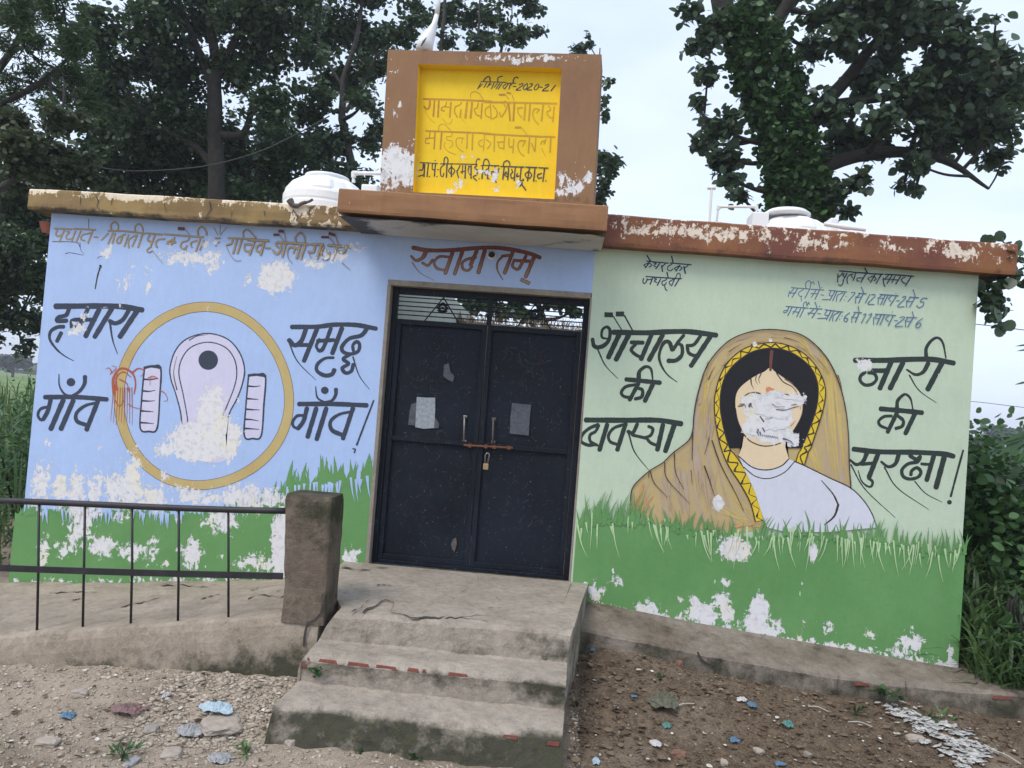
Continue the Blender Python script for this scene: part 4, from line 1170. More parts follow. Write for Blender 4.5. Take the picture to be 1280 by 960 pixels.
blades(gm, 'dgreen', lineR, 150, True, 6, 24, 3.6, (-.35, .55), 4); blades(gm, 'dgreen', lineR, 40, True, 18, 40, 3.4, (-.1, .5), 3, (721, 800)); blades(gm, 'dgreen', lineR, 40, True, 14, 30, 4, (-.35, .35), 3, (1000, 1206))
blades(gm, 'blade_l', lineR, 70, False, 5, 40, 2.4, (-.2, .4), 8); blades(gm, 'blade_l', lineR, 45, False, 6, 30, 2.2, (-.5, .05), 7, (900, 1206))
blades(gm, 'dgreen', lineR, 45, True, 5, 22, 4.2, (-.45, .6), 6)
join(gbr, gm.build('painted_grass_edge', WGR))
# hairline cracks and the nail scratch on the blue wall
ck = Marks(WALL, .0006)
for pts, a, b in (([(66, 302), (95, 303), (100, 309)], 1.0, .7), ([(82, 317), (88, 316), (104, 319)], .9, .6), ([(126, 332), (122, 345), (119, 361)], 2.2, 1.4), ([(125, 332), (127, 334)], 2.4, 1.6), ([(111, 274), (111, 286)], .9, .7), ([(100, 303), (101, 312), (105, 318)], .7, .4), ([(122, 323), (124, 321), (128, 321)], .8, .5)):
    ck.stroke('crack', pts, a, b)
join(WBL, ck.build('crack', WBL))
# ------------------------------------------------------------------ steps, ramp, post, railing, ledge
def loft(name, m, prof, nx_, nsub, label, cat, disp=.006, stain=None, closed=None, group=None):
    """prof: list of (yL,zL,xL, yR,zR,xR, stain); lofted between left and right"""
    P = []
    for a, b in zip(prof[:-1], prof[1:]):
        d = math.hypot(b[0]-a[0], b[1]-a[1]); n = max(1, int(d/nsub))
        for k in range(n): P.append([a[i]+(b[i]-a[i])*k/n for i in range(7)])
    P.append(list(prof[-1])); vs = []; st = []
    for p in P:
        for i in range(nx_+1):
            t = i/nx_; v = Vector((p[2]+(p[5]-p[2])*t, p[0]+(p[3]-p[0])*t, p[1]+(p[4]-p[1])*t)); q = v*6
            dk = .25 if p[1] > -.02 else 1.
            d = dk*Vector((0, noise.noise(q), noise.noise(q+Vector((9, 9, 9)))))*disp+dk*Vector((0, 1, 1))*disp*.7*noise.noise(v*22)
            if 0 < i < nx_: v += d
            else: v += d*.5
            vs.append(v); st.append(p[6]+(stain(v) if stain else 0))
    n = nx_+1; mb = MB(); mb.add(vs, [(j*n+i, j*n+i+1, (j+1)*n+i+1, (j+1)*n+i)[::-1] for j in range(len(P)-1) for i in range(nx_)], stain=st)
    # side faces: fan down to the bottom line
    zb = min(v.z for v in vs)-.05
    for e, s_ in ((0, 1), (nx_, -1)):
        side = [vs[j*n+e] for j in range(len(P))]; low = [Vector((v.x, v.y, zb)) for v in side]; k = len(side)
        mb.add(side+low, [((j, j+1, k+j+1, k+j) if s_ > 0 else (j+1, j, k+j, k+j+1)) for j in range(k-1)], stain=[.32]*k+[.5]*k)
    o = mb.obj(name, m); tag(o, label, cat, group); return recentre(o)
pf = [  # back to front: landing, three risers and treads, worn round noses
 (.0, .004, -.16, .0, .01, 1.655, .02), (-.5, -.004, -.15, -.5, .006, 1.60, .03), (-1.16, -.018, .16, -1.16, .004, 1.540, .06), (-1.225, -.026, .155, -1.225, -.004, 1.528, .08), (-1.255, -.05, .14, -1.255, -.025, 1.522, .10), (-1.268, -.10, .11, -1.268, -.09, 1.516, .12), (-1.275, -.176, .078, -1.275, -.172, 1.514, .30),
 (-1.30, -.183, .078, -1.30, -.18, 1.512, .05), (-1.47, -.178, .09, -1.47, -.176, 1.51, .03), (-1.535, -.188, .088, -1.535, -.186, 1.508, .12), (-1.557, -.215, .07, -1.557, -.215, 1.508, .42), (-1.55, -.27, .055, -1.55, -.27, 1.51, .30), (-1.55, -.325, .06, -1.55, -.335, 1.51, .14),
 (-1.57, -.335, .055, -1.57, -.343, 1.51, .04), (-1.70, -.345, .045, -1.70, -.352, 1.506, .03), (-1.775, -.358, .03, -1.775, -.364, 1.504, .14), (-1.80, -.385, .022, -1.80, -.395, 1.506, .46), (-1.812, -.45, .012, -1.812, -.46, 1.51, .44), (-1.83, -.56, .0, -1.83, -.57, 1.52, .46), (-1.84, -.64, .0, -1.84, -.66, 1.525, .5)]
STP = loft('entrance_steps', M['step'], pf, 70, .024, 'worn grey concrete landing with three mossy steps below the gate', 'steps', .008, lambda v: (.30*max(0, min(1, (v.x-1.12)/.3))*(v.z < -.03 and not (-.36 < v.z < -.33 or -.19 < v.z < -.17))+.16*(v.z < -.40)+.14*max(0, min(1, (.5-v.x)/.3))*(-.30 < v.z < -.19)))
# cracks on the landing and exposed brick at the nosings
LPL = Plane((0, 0, -.004), (0, 0, 1), lambda x, z: np.zeros(np.shape(x)))
LPL.at = lambda x, y, off: onplane(x, y, (0, 0, .004), np.array([0, 0, 1.]))+np.array([0, 0, off])
def lz(x, y): return np.interp(y, [-1.25, -1.16, -.5, 0], [-.02, -.010, .002, .008])
def lat(x, y, off): p = onplane(x, y, (0, 0, -.004), np.array([0, 0, 1.])); return np.array([p[0], p[1], lz(p[0], p[1])+off+.0035])
LPL.at = lat
def rough(P, amp=1.1):
    r = []
    for a, b in zip(P[:-1], P[1:]):
        n_ = max(1, int(math.hypot(b[0]-a[0], b[1]-a[1])/5)); r += [(a[0]+(b[0]-a[0])*k/n_+(random.uniform(-amp, amp) if k else 0), a[1]+(b[1]-a[1])*k/n_+(random.uniform(-amp, amp)*.7 if k else 0)) for k in range(n_)]
    return r+[P[-1]]
lk = Marks(LPL, .0012); q_ = lambda pts: [(320+x/2.909, 660+y/2.909) for x, y in pts]
for pts, a, b in (([(390, 300), (440, 280), (470, 262), (500, 270), (490, 300), (560, 318), (650, 322), (740, 324), (800, 330), (870, 340), (940, 345), (1000, 335), (1060, 312), (1110, 285), (1130, 250), (1145, 212)], 2.0, 1.3), ([(740, 324), (800, 316), (860, 322), (930, 318)], 1.1, .6), ([(900, 346), (970, 352), (1020, 348)], 1.2, .7), ([(990, 335), (1030, 290), (1080, 280), (1120, 274)], .9, .5), ([(440, 212), (470, 211), (495, 214)], 1.4, .6), ([(450, 280), (455, 262)], .8, .5), ([(620, 300), (600, 305)], .7, .4), ([(750, 235), (775, 220)], .7, .4), ([(805, 180), (808, 200)], .6, .4), ([(845, 293), (865, 291)], 1.0, .6), ([(880, 293), (892, 292)], 1., .6), ([(1080, 345), (1110, 320), (1120, 290)], 1.3, .8), ([(1010, 330), (1000, 352)], .8, .5), ([(870, 255), (890, 265)], .7, .4), ([(345, 300), (380, 290), (410, 262)], 1.4, .8), ([(310, 150), (390, 158), (440, 150), (480, 150)], 1.6, .8)):
    lk.stroke('crack', rough(q_(pts)), a*.52, b*.5, 'r', .7, 1.)
lko = lk.build('surface_crack', STP)
bk = MB()
for x0, x1, dz in ((.16, .27, .004), (.32, .45, 0), (.475, .60, -.001), (.65, .72, .005), (.73, .76, .007), (.87, .99, .002), (.10, .12, .005)):
    bk.hexa([(x0+.004, -1.558, -.213+dz), (x1, -1.5585, -.214), (x1, -1.53, -.214), (x0, -1.53, -.212), (x0+.012, -1.5555, -.198), (x1-.02, -1.556, -.200), (x1, -1.53, -.196), (x0, -1.53, -.196)])
for x0, x1, y, z in ((1.21, 1.28, -1.808, -.395), (1.43, 1.49, -1.808, -.405), (.075, .105, -1.562, -.235)):
    bk.hexa([(x0, y, z-.01), (x1, y, z-.012), (x1, y+.03, z-.01), (x0, y+.03, z-.01), (x0, y+.002, z+.006), (x1, y+.002, z+.006), (x1, y+.03, z+.006), (x0, y+.03, z+.006)])
bko = bk.obj('exposed_brick', M['brick'], STP); join(STP, lko); join(STP, bko)
# ramp: slab rising from the left to the landing
XR = [-5., -3.2, -2.684, -1.876, -1.4, -.894, -.612, -.16, .065]; ZW = [-.56, -.47, -.385, -.315, -.26, -.205, -.172, -.07, -.03]; ZF = [-.60, -.53, -.47, -.362, -.278, -.190, -.145, -.064, -.045]
mb = MB(); nx_ = 170; ny_ = 40; vs = []; st = []; X = np.linspace(-5, .065, nx_+1)
for j in range(ny_+1):
    for x in X:
        if j <= 30: t = j/30; y = -.004-1.236*t; z = np.interp(x, XR, ZW)*(1-t)+np.interp(x, XR, ZF)*t; s_ = .18*math.exp(-(y/.08)**2)+.06
        else: t = (j-30)/10; y = -1.24-.035*min(1, t*4)-.015*t; z = np.interp(x, XR, ZF)-(.008+.62*t*t if t < .15 else .022+.56*(t-.15)/.85); s_ = .10+.45*max(0, (t-.30)/.25)  # foot darkened in colour to stand in for the shaded gap beneath
        v = Vector((x, y, z)); z += .012*fbm(x*3, y*3, 2, 4)*(1 if j <= 29 else .6); y += .010*fbm(x*4, z*4, 7, 3)*(j > 29)
        vs.append((x, y, z)); st.append(s_)
n = nx_+1; mb.add(vs, [(j*n+i, j*n+i+1, (j+1)*n+i+1, (j+1)*n+i)[::-1] for j in range(ny_) for i in range(nx_)], stain=st)
e = [(j*n+nx_) for j in range(ny_+1)]; mb.add([vs[k] for k in e]+[(vs[k][0], vs[k][1], -.7) for k in e], [(j, j+1, ny_+1+j+1, ny_+1+j) for j in range(ny_)], stain=.3)
RMP = recentre(tag(mb.obj('concrete_ramp', M['ramp']), 'sloping concrete ramp along the blue wall behind the railing', 'ramp'))
def rat(x, y, off):
    p = onplane(x, y, (-1, -.6, -.24), np.array([-.17, 0, 1.])/math.hypot(1, .17)); t = min(1, max(0, -p[1]/1.24))
    return np.array([p[0], p[1], np.interp(p[0], XR, ZW)*(1-t)+np.interp(p[0], XR, ZF)*t+.012*fbm(p[0]*3, p[1]*3, 2, 4)+off+.004])
RPL = Plane((0, 0, 0), (0, 0, 1), lambda x, z: np.zeros(np.shape(x))); RPL.at = rat
rk = Marks(RPL, .0012)
for pts in ([(310, 752), (325, 748), (350, 752), (375, 745)], [(312, 742), (320, 740), (322, 735)], [(380, 748), (390, 738), (360, 740), (345, 745)], [(60, 757), (85, 754), (120, 752)], [(150, 766), (185, 759), (200, 755)], [(250, 755), (275, 748)], [(90, 762), (100, 760)], [(20, 742), (60, 738)], [(200, 742), (230, 738), (260, 739)]): rk.stroke('crack', rough(pts), .8, .3, 'r', .7, 1.)
join(RMP, rk.build('surface_crack', RMP))
# square post at the ramp's top
pb = MB(); v8 = []
for z, x0, x1, y0, y1 in ((-.10, -.165, .095, -1.282, -1.0), (-.04, -.165, .095, -1.28, -1.0), (.10, -.17, .09, -1.262, -1.0), (.60, -.212, .080, -1.25, -.985), (.634, -.205, .074, -1.24, -.99)):
    v8.append([(x0, y0, z), (x1, y0, z), (x1, y1, z), (x0, y1, z)])
rings = []
for a, b in zip(v8[:-1], v8[1:]):
    m_ = max(1, int((b[0][2]-a[0][2])/.025))
    for k in range(m_): rings.append([[a[c][i]+(b[c][i]-a[c][i])*k/m_ for i in range(3)] for c in range(4)])
rings.append(v8[-1]); vs = []; st = []; K = 11
for r in rings:
    for c in range(4):
        for k in range(K):
            t = k/K; p = Vector(r[c])*(1-t)+Vector(r[(c+1) % 4])*t
            if k == 0: cx, cy = (r[0][0]+r[1][0])/2, (r[0][1]+r[2][1])/2; p.x += (cx-p.x)*.05; p.y += (cy-p.y)*.05
            p.x += .006*noise.noise(p*9); p.y += .006*noise.noise(p*9+Vector((5, 5, 5)))+.003*noise.noise(p*28); vs.append(p); st.append(.16+.34*max(0, min(1, (p.z-.30)/.3))+.22*max(0, (.1-abs(p.z-.02))/.1)+(.12 if c == 1 else 0))  # right face gets extra dark colour as painted shade
n = 4*K; mb = MB().add(vs, [(j*n+i, j*n+(i+1) % n, (j+1)*n+(i+1) % n, (j+1)*n+i) for j in range(len(rings)-1) for i in range(n)]+[tuple((len(rings)-1)*n+i for i in range(n))], stain=st)
PST = recentre(tag(mb.obj('concrete_post', M['post']), 'short square brown concrete post holding the right end of the railing', 'post'))
# crack between the post and the steps
ckm = MB(); pts = [(404, 755), (402, 766), (395, 774), (386, 778), (383, 785), (381, 795), (380, 808)]
cc = [onY(x, y, -1.292 if i > 2 else -1.285) for i, (x, y) in enumerate(pts)]
for a, b in zip(cc[:-1], cc[1:]): ckm.add([(a[0]-.008, a[1], a[2]), (a[0]+.006, a[1], a[2]), (b[0]+.006, b[1], b[2]), (b[0]-.008, b[1], b[2])], [(0, 1, 2, 3)])
join(PST, ckm.obj('surface_crack', M['crack'], PST))
# railing
RX = lambda x: (.43+(.533-.43)*(x+1.994)/1.805, .035+(.146-.035)*(x+1.954)/1.779)
rl = empty('ramp_railing', 'black iron railing with two rails and thin upright bars beside the ramp', 'railing', (-1.3, -1.2, -.35))
xs = np.linspace(-3.6, -.19, 30)
MB().tube([(x, -1.205+.004*math.sin(x*3), RX(x)[0]+.006*math.sin(x*2.3)) for x in xs], .019, 12).obj('top_rail', M['iron'], rl, True)
mr = MB()
for a, b in zip(xs[:-1], xs[1:]):
    f_ = lambda x: RX(x)[1]+.004*math.sin(x*2.0+1); mr.hexa([(a, -1.222, f_(a)-.019), (b, -1.222, f_(b)-.019), (b, -1.212, f_(b)-.019), (a, -1.212, f_(a)-.019), (a, -1.222, f_(a)+.019), (b, -1.222, f_(b)+.019), (b, -1.212, f_(b)+.019), (a, -1.212, f_(a)+.019)])
mr.obj('middle_rail', M['iron'], rl)
for k, (xb, xt) in enumerate(((-.503, -.56), (-.81, -.865), (-1.099, -1.155), (-1.395, -1.45), (-1.68, -1.741), (-1.98, -2.04), (-2.28, -2.34), (-2.58, -2.64))):
    zb = np.interp(xb, XR, ZF)-.02; MB().tube([(xb, -1.20, zb), ((xb+xt)/2+.002*(k % 3), -1.202, (zb+RX(xt)[0])/2), (xt, -1.204, RX(xt)[0]-.012)], .0075, 8).obj('baluster', M['iron'], rl, True)
# ledge under the green wall
LX = [1.58, 1.70, 2.43, 3.27, 3.75, 4.23, 5.0, 8.0]; LW = [-.115, -.119, -.195, -.262, -.30, -.335, -.345, -.35]; LF = [-.21, -.222, -.297, -.362, -.372, -.362, -.368, -.375]; LB = [-.5, -.5, -.52, -.6, -.62, -.64, -.66, -.66]
vs = []; st = []; X = np.linspace(1.58, 8, 200); RW = 22
for x in X:
    w_, f_, b_ = np.interp(x, LX, LW), np.interp(x, LX, LF), np.interp(x, LX, LB)
    for k in range(RW):
        if k < 11: t = k/10; y = -.002-.375*t+(.30*0); z = w_+(f_-w_)*t; s_ = .08+.16*(1-t)
        elif k < 13: t = (k-10)/3; y = -.377-.016*t; z = f_-.014*t*t*2; s_ = .12
        else: t = (k-13)/8; y = -.394-.006*t; z = f_-.02+(b_-f_+.02)*t; s_ = .36+.16*t
        if x > 4.3 and k == 0: y = .5
        v = Vector((x, y, z)); vs.append((x, y+.008*fbm(x*4, z*4, 3, 3)*(k > 9), z+.008*fbm(x*4, y*5, 6, 4)*(k > 1))); st.append(s_)
mb = MB().add(vs, [(i*RW+k, i*RW+k+1, (i+1)*RW+k+1, (i+1)*RW+k) for i in range(199) for k in range(RW-1)], stain=st)
mb.add([vs[k] for k in range(RW)]+[(1.58, 0, -.6)], [tuple(range(RW+1))], stain=.4)
LED = tag(mb.obj('plinth_ledge', M['ledge']), 'low damp concrete ledge running along the foot of the green wall', 'ledge')
cm = MB()
for pts, wd in (([(788+0, 771), (872, 815), (876, 824), (884, 830), (893, 833), (894, 844)][1:], .006), ([(1132, 851), (1133, 872)], .002), ([(1048, 845), (1046, 866)], .0015)):
    c_ = [onY(x, y, -.4045) for x, y in pts]
    for a, b in zip(c_[:-1], c_[1:]):
        d = (b-a)/np.linalg.norm(b-a); nn = np.array([-d[2], 0, d[0]])*wd; cm.add([a-nn, b-nn, b+nn, a+nn], [(0, 1, 2, 3)])
join(LED, cm.obj('surface_crack', M['crack'], None))
rb = MB()
for x0, x1 in ((3.42, 3.52), (4.30, 4.42)):
    z = np.interp((x0+x1)/2, LX, LF); rb.hexa([(x0, -.4055, z-.040), (x1, -.4035, z-.034), (x1, -.38, z-.04), (x0, -.38, z-.04), (x0+.01, -.403, z-.022), (x1-.02, -.403, z-.02), (x1, -.38, z-.02), (x0, -.38, z-.02)])
join(LED, rb.obj('exposed_brick', M['brick'], None)); recentre(LED)

# ------------------------------------------------------------------ padlock, tanks, pipes, funnel, cables
pc = onY(609, 569, GY0-.03); lk_ = empty('padlock', 'small brass padlock hanging from the rusty bolt of the gate', 'padlock', (pc[0]-.012, pc[1], pc[2]-.125))
MB().tube([(pc[0]-.012, pc[1], pc[2]-.06), (pc[0]-.014, pc[1], pc[2]+.0), (pc[0]-.004, pc[1], pc[2]+.016), (pc[0]+.010, pc[1], pc[2]+.014), (pc[0]+.016, pc[1], pc[2]-.0), (pc[0]+.008, pc[1], pc[2]-.06)], .0055, 7, True).obj('shackle', M['chrome'], lk_, True)
MB().box(pc[0]-.024, pc[0]+.016, pc[1]-.010, pc[1]+.010, pc[2]-.108, pc[2]-.062).obj('lock_body', M['brass'], lk_, bevel=.004)
def tank(cx, cy, r, top, label):
    t = empty('water_tank', label, 'water tank', (cx, cy, 2.64)); h = top-2.64; mb = MB(); n = 48; prof = [(1., 0), (1., .30), (.985, .33), (1., .36), (1., .50), (.985, .53), (1., .56), (1., .66), (.97, .70), (.93, .74), (.80, .87), (.62, .955), (.50, .985)]
    vs = []
    for pr_, pz in prof:
        for k in range(n):
            a = 2*math.pi*k/n; rib = 1+(.045*(1 if (k//4) % 2 else -1) if .72 < pz < .97 else 0); vs.append((cx+r*pr_*rib*math.cos(a), cy+r*pr_*rib*math.sin(a), 2.64+h*pz))
    mb.add(vs, [(i*n+k, i*n+(k+1) % n, (i+1)*n+(k+1) % n, (i+1)*n+k) for i in range(len(prof)-1) for k in range(n)]+[tuple((len(prof)-1)*n+k for k in range(n))])
    mb.obj('tank_body', M['tank'], t, bevel=.006)
    return t, h
TK, h = tank(-.965, 1.28, .38, 3.205, 'white ribbed plastic water tank on the ochre edged roof left of the sign board')
MB().lathe([(.20, 0), (.205, .02), (.20, .035), (.10, .05)], (-.965, 1.28, 3.192), 32).obj('tank_lid', M['tank'], TK, True)
MB().box(-.60, -.45, 1.14, 1.34, 2.66, 3.15).obj('inlet_box', M['tank'], TK, bevel=.012)
TK2, h = tank(3.33, 1.55, .345, 3.165, 'low white plastic water tank on the rust edged roof in front of the ivy trunk')
MB().lathe([(.19, 0), (.205, .008), (.205, .03), (.17, .055), (.08, .07), (.02, .072)], (3.27, 1.50, 3.165), 32).obj('tank_lid', M['tank'], TK2, True)
MB().box(2.935, 3.08, 1.36, 1.62, 2.66, 3.165).obj('inlet_box', M['tank'], TK2, bevel=.01); MB().box(3.62, 3.69, 1.36, 1.6, 2.66, 3.15).obj('inlet_box', M['tank'], TK2, bevel=.01)
def pipe(pts, Y, r, label, elbow=True):
    p = [onY(x, y, Y) for x, y in pts]; mb = MB().tube(p, r, 10)
    for a, q, b in zip(p[:-2], p[1:-1], p[2:]):
        for e in (a, b): d = (e-q)/np.linalg.norm(e-q); mb.tube([q-d*r*.6, q+d*r*2.2], r*1.22, 10)
    return recentre(tag(mb.obj('water_pipe', M['pvc'], None), label, 'pipe', 'white plastic pipes on the roof'))
pipe([(442, 228), (442, 216.5), (500, 217)], 1.24, .018, 'white pipe elbow joining the left tank to the back of the sign board')
pipe([(886.5, 282), (889.5, 236)], 1.3, .012, 'slim upright white pipe with a tee cap on the rust edged roof'); a = onY(889.5, 235, 1.3)
vc = MB().tube([a+np.array([-.035, 0, 0]), a+np.array([.035, 0, 0])], .016, 10); recentre(tag(vc.obj('pipe_cap', M['pvc'], None, True), 'white tee cap on top of the slim upright pipe', 'pipe cap'))
pipe([(895, 284), (898, 258.5), (945.5, 258.5), (945.5, 268)], 1.45, .013, 'white bridge shaped pipe running into the right tank')
pipe([(1030, 280), (1056, 284), (1082, 287)], 1.1, .018, 'white pipe lying flat on the rust edged roof right of the tank')
# funnel shaped fitting on the sign board
fc = [onY(x, y, -.40) for x, y in ((530, 64), (533, 52), (539, 40), (543, 30), (546, 18), (548, 4), (548, -16))]
fn = empty('plastic_funnel', 'white funnel shaped fitting with a thin bent stem on top of the sign board', 'funnel', tuple(fc[0]))
MB().tube(fc[:5], [.060, .054, .036, .019, .015], 16).obj('cone', M['tank'], fn, True)
MB().tube(fc[4:], [.017, .014, .013], 10).obj('stem', M['pvc'], fn, True)
a, b = onY(526, 58, -.48), onY(533, 47, -.47); MB().tube([tuple(a), tuple((a+b)/2+np.array([0, -.004, 0])), tuple(b)], [.003, .008, .003], 7).obj('slot', M['rope'], fn, True)
def cable(pts, Ys, r, label):
    p = [onY(x, y, Y) for (x, y), Y in zip(pts, Ys)]; p = [q for q in catmull3(p)]
    return recentre(tag(MB().tube(p, r, 5).obj('cable', M['wire']), label, 'cable'))
def catmull3(P, n=6):
    P = [np.array(p, float) for p in P]; Q = [2*P[0]-P[1]]+P+[2*P[-1]-P[-2]]; r = []
    for i in range(1, len(Q)-2):
        a, b, c, d = Q[i-1:i+3]
        for t in np.linspace(0, 1, n, endpoint=False): r.append(.5*(2*b+(c-a)*t+(2*a-5*b+4*c-d)*t*t+(3*b-a-3*c+d)*t**3))
    return r+[P[-1]]
cable([(60, 195), (110, 206), (150, 213), (200, 213), (260, 207), (320, 191), (370, 168), (412, 145)], [5]*8, .009, 'thin sagging cable hanging in front of the dark trees')
cable([(1180, 402), (1222, 405.5), (1260, 410), (1330, 419)], [9]*4, .008, 'upper thin wire crossing the pale sky right of the building')
cable([(1180, 500), (1222, 502.5), (1260, 507), (1330, 515)], [14]*4, .007, 'lower faint wire crossing the pale sky right of the building')
a = onY(362, 254, -.14); rp = [onY(x, y, -.128) for x, y in ((362, 250), (366, 256), (372, 257), (378, 254), (386, 252), (391, 249))]
recentre(tag(MB().tube(catmull3(rp, 4), [.028, .026, .024, .022, .02]+[.018]*4+[.014]*6+[.010]*6, 7).obj('rope_scrap', M['rope'], None, True), 'dark twisted rag of rope lying over the ochre roof edge', 'rope'))
# boundary wall behind the courtyard
bw_ = MB(); X = np.linspace(-.2, 2.2, 90); vs = []
for x in X:
    t_ = 2.20+.05*fbm(x*4, 2, 2, 4); 
    for k, (y, z) in enumerate(((3.4, -.3), (3.4, 1.4), (3.4+.01*fbm(x*6, 1, 1), t_-.06), (3.42, t_), (3.6, t_+.02), (3.62, -.3))): vs.append((x, y, z))
bw_.add(vs, [(i*6+k, i*6+k+1, (i+1)*6+k+1, (i+1)*6+k) for i in range(89) for k in range(5)])
BWO = recentre(tag(bw_.obj('courtyard_wall', plain('mossy brown masonry', (.12, .095, .07), .95, .4, 12, .6)), 'rough brick wall closing the courtyard behind the gate grille', 'wall'))
# ------------------------------------------------------------------ plants
def _lf(pts): return [(0, 0)]+pts+[(0, 1)]+[(-a, b) for a, b in pts[::-1]]
LEAF_T = {'oval': _lf([(.22, .12), (.37, .34), (.36, .60), (.20, .85)]), 'lance': _lf([(.07, .12), (.13, .32), (.11, .60), (.05, .85)]), 'round': _lf([(.30, .06), (.48, .30), (.46, .62), (.27, .90)])}
LQ = [0, 1, 2, 3, 4, 5], [0, 5, 6, 7, 8, 9]
def leaf_cloud(cen, size, kind='oval', droop=.35, nrm=None, fold=.18, svar=.35):
    """one small folded leaf per centre; returns verts, quads, per-vertex tint"""
    cen = np.asarray(cen, float); n = len(cen); T = np.array(LEAF_T[kind])
    d = RNG.normal(size=(n, 3)); d[:, 2] = d[:, 2]*.6-droop; d /= np.linalg.norm(d, axis=1, keepdims=True)
    up = RNG.normal(size=(n, 3))*.55+np.array([0, -.15, .8]); sx = np.cross(d, up); sx /= np.linalg.norm(sx, axis=1, keepdims=True)+1e-9; nz = np.cross(sx, d)
    sz = (size if hasattr(size, '__len__') else np.full(n, size))*(1+svar*(RNG.random(n)*2-1))
    v = cen[:, None]+sz[:, None, None]*(T[None, :, 0, None]*sx[:, None]+T[None, :, 1, None]*d[:, None]+fold*np.abs(T[None, :, 0, None])*nz[:, None])
    b = np.arange(n)[:, None]*10; f = np.concatenate([b+LQ[0], b+LQ[1]], 0)
    return v.reshape(-1, 3), f, np.repeat(np.clip(RNG.beta(1.6, 2.4, n), 0, 1), 10)
def crown(cl, n_leaf, sub=7, spread=.42, subr=.30, cull=None):
    """leaf centres: every cluster (centre, radii, share) breaks up into loose clumps with gaps between"""
    out = []; tot = sum(c[2] for c in cl); tips = []
    for c, r, sh in cl:
        m = max(20, int(n_leaf*sh/tot)); ks = max(3, int(sub*(1+sh*.5)))
        sc = RNG.normal(size=(ks, 3)); sc /= np.linalg.norm(sc, axis=1, keepdims=True); sc *= RNG.random((ks, 1))**.45
        sc = np.asarray(c)+sc*np.asarray(r)*.86; tips += [(c, q) for q in sc]
        w = RNG.random(ks)+.35; pick = RNG.choice(ks, m, p=w/w.sum()); rr = np.asarray(r)*subr*(.7+.7*RNG.random((m, 1)))
        out.append(sc[pick]+RNG.normal(size=(m, 3))*rr*.62)
    return np.concatenate(out), tips
def tree(name, label, trunk, limbs, clusters, Y, leaf, lsize, n_leaf, mat, bark, kind='oval', sub=7, subr=.30, twig=True, group=None, depth=1.0, droop=.35, svar=.35):
    """trunk/limbs: [(px,py,radius m, dY)...]; clusters: [(px,py,rx_px,ry_px[,dY])]"""
    base = onY(trunk[0][0], trunk[0][1], Y); root = empty(name, label, 'tree', (base[0], Y, gh(0, 0)-.05), group)
    tb = MB(); allp = []
    for br in [trunk]+limbs:
        p = [onY(q[0], q[1], Y+(q[3] if len(q) > 3 else 0)) for q in br]; rr = [q[2] for q in br]
        if br is trunk: p = [np.array([p[0][0], p[0][1], -.6])]+p; rr = [rr[0]*1.25]+rr
        c = catmull3(p, 5); r_ = np.interp(np.linspace(0, 1, len(c)), np.linspace(0, 1, len(rr)), rr)
        c = [q+np.array([.35, .35, .1])*r_[i]*fbm(q[0]*2, q[2]*2, q[1], 2) for i, q in enumerate(c)]; tb.tube(c, list(r_), 9, False); allp += list(zip(c, r_))
    cl = []
    for q in clusters:
        Yc = Y+(q[4] if len(q) > 4 else random.uniform(-.8, .8)*depth); s_ = (Yc-CAM[1])/FPX; c = onY(q[0], q[1], Yc); r = (q[2]*s_, max(.25, .8*q[2]*s_)*depth, q[3]*s_); cl.append((c, r, q[2]*q[3]*s_*s_))
    pts, tips = crown(cl, n_leaf, sub, subr=subr)
    if twig:
        ap = np.array([a[0] for a in allp])
        for c, r, sh in cl:
            k = np.argmin(((ap-c)**2).sum(1)+np.where(ap[:, 2] > c[2], 1.0, 0)); a = ap[k]; mid = (a+c)/2+np.array([0, 0, -.06*np.linalg.norm(a-c)])
            tb.tube(catmull3([a, mid, c], 5), list(np.linspace(min(allp[k][1]*.7, .05+.012*np.linalg.norm(a-c)), .014, 11)), 5, False)
        for c, q in tips: m = (np.asarray(c)+q)/2+RNG.normal(size=3)*.05; tb.tube([c, m, q], [.012, .008, .004], 4, False)
    tb.obj('trunk', bark, root, True)
    v, f, tn = leaf_cloud(pts, lsize, kind, droop, svar=svar); link('crown', np_mesh('crown', v, f, dict(tint=tn)), mat, root)
    return root
G1 = 'trees standing behind the toilet block'
# big dark tree left of the sign board
tree('dark_tree', 'tall dark broad leaved tree with a forking trunk in the middle of the left trees', [(272, 250, .15), (270, 190, .14), (268, 130, .13), (270, 85, .11), (262, 30, .06), (255, -30, .04)],
     [[(268, 110, .09), (252, 75, .08), (240, 45, .06), (225, 10, .04)], [(270, 100, .09), (290, 60, .07), (310, 20, .05)], [(270, 170, .08), (305, 165, .06), (318, 120, .05)], [(270, 210, .07), (240, 180, .05), (200, 160, .04)]],
     [(200, 40, 60, 45), (250, 15, 60, 40), (310, 25, 50, 40), (185, 100, 55, 40), (235, 90, 40, 30), (310, 85, 40, 40), (350, 55, 50, 50), (330, 130, 45, 35), (215, 145, 50, 35), (170, 160, 45, 40), (290, -20, 80, 40), (190, -20, 70, 40), (360, 0, 60, 40), (135, 75, 40, 30), (120, 30, 40, 25), (140, 110, 35, 25), (100, 60, 30, 40)], 7.5, None, .092, 24000, M['lf_dark'], M['bark'], sub=9, subr=.34, group=G1)
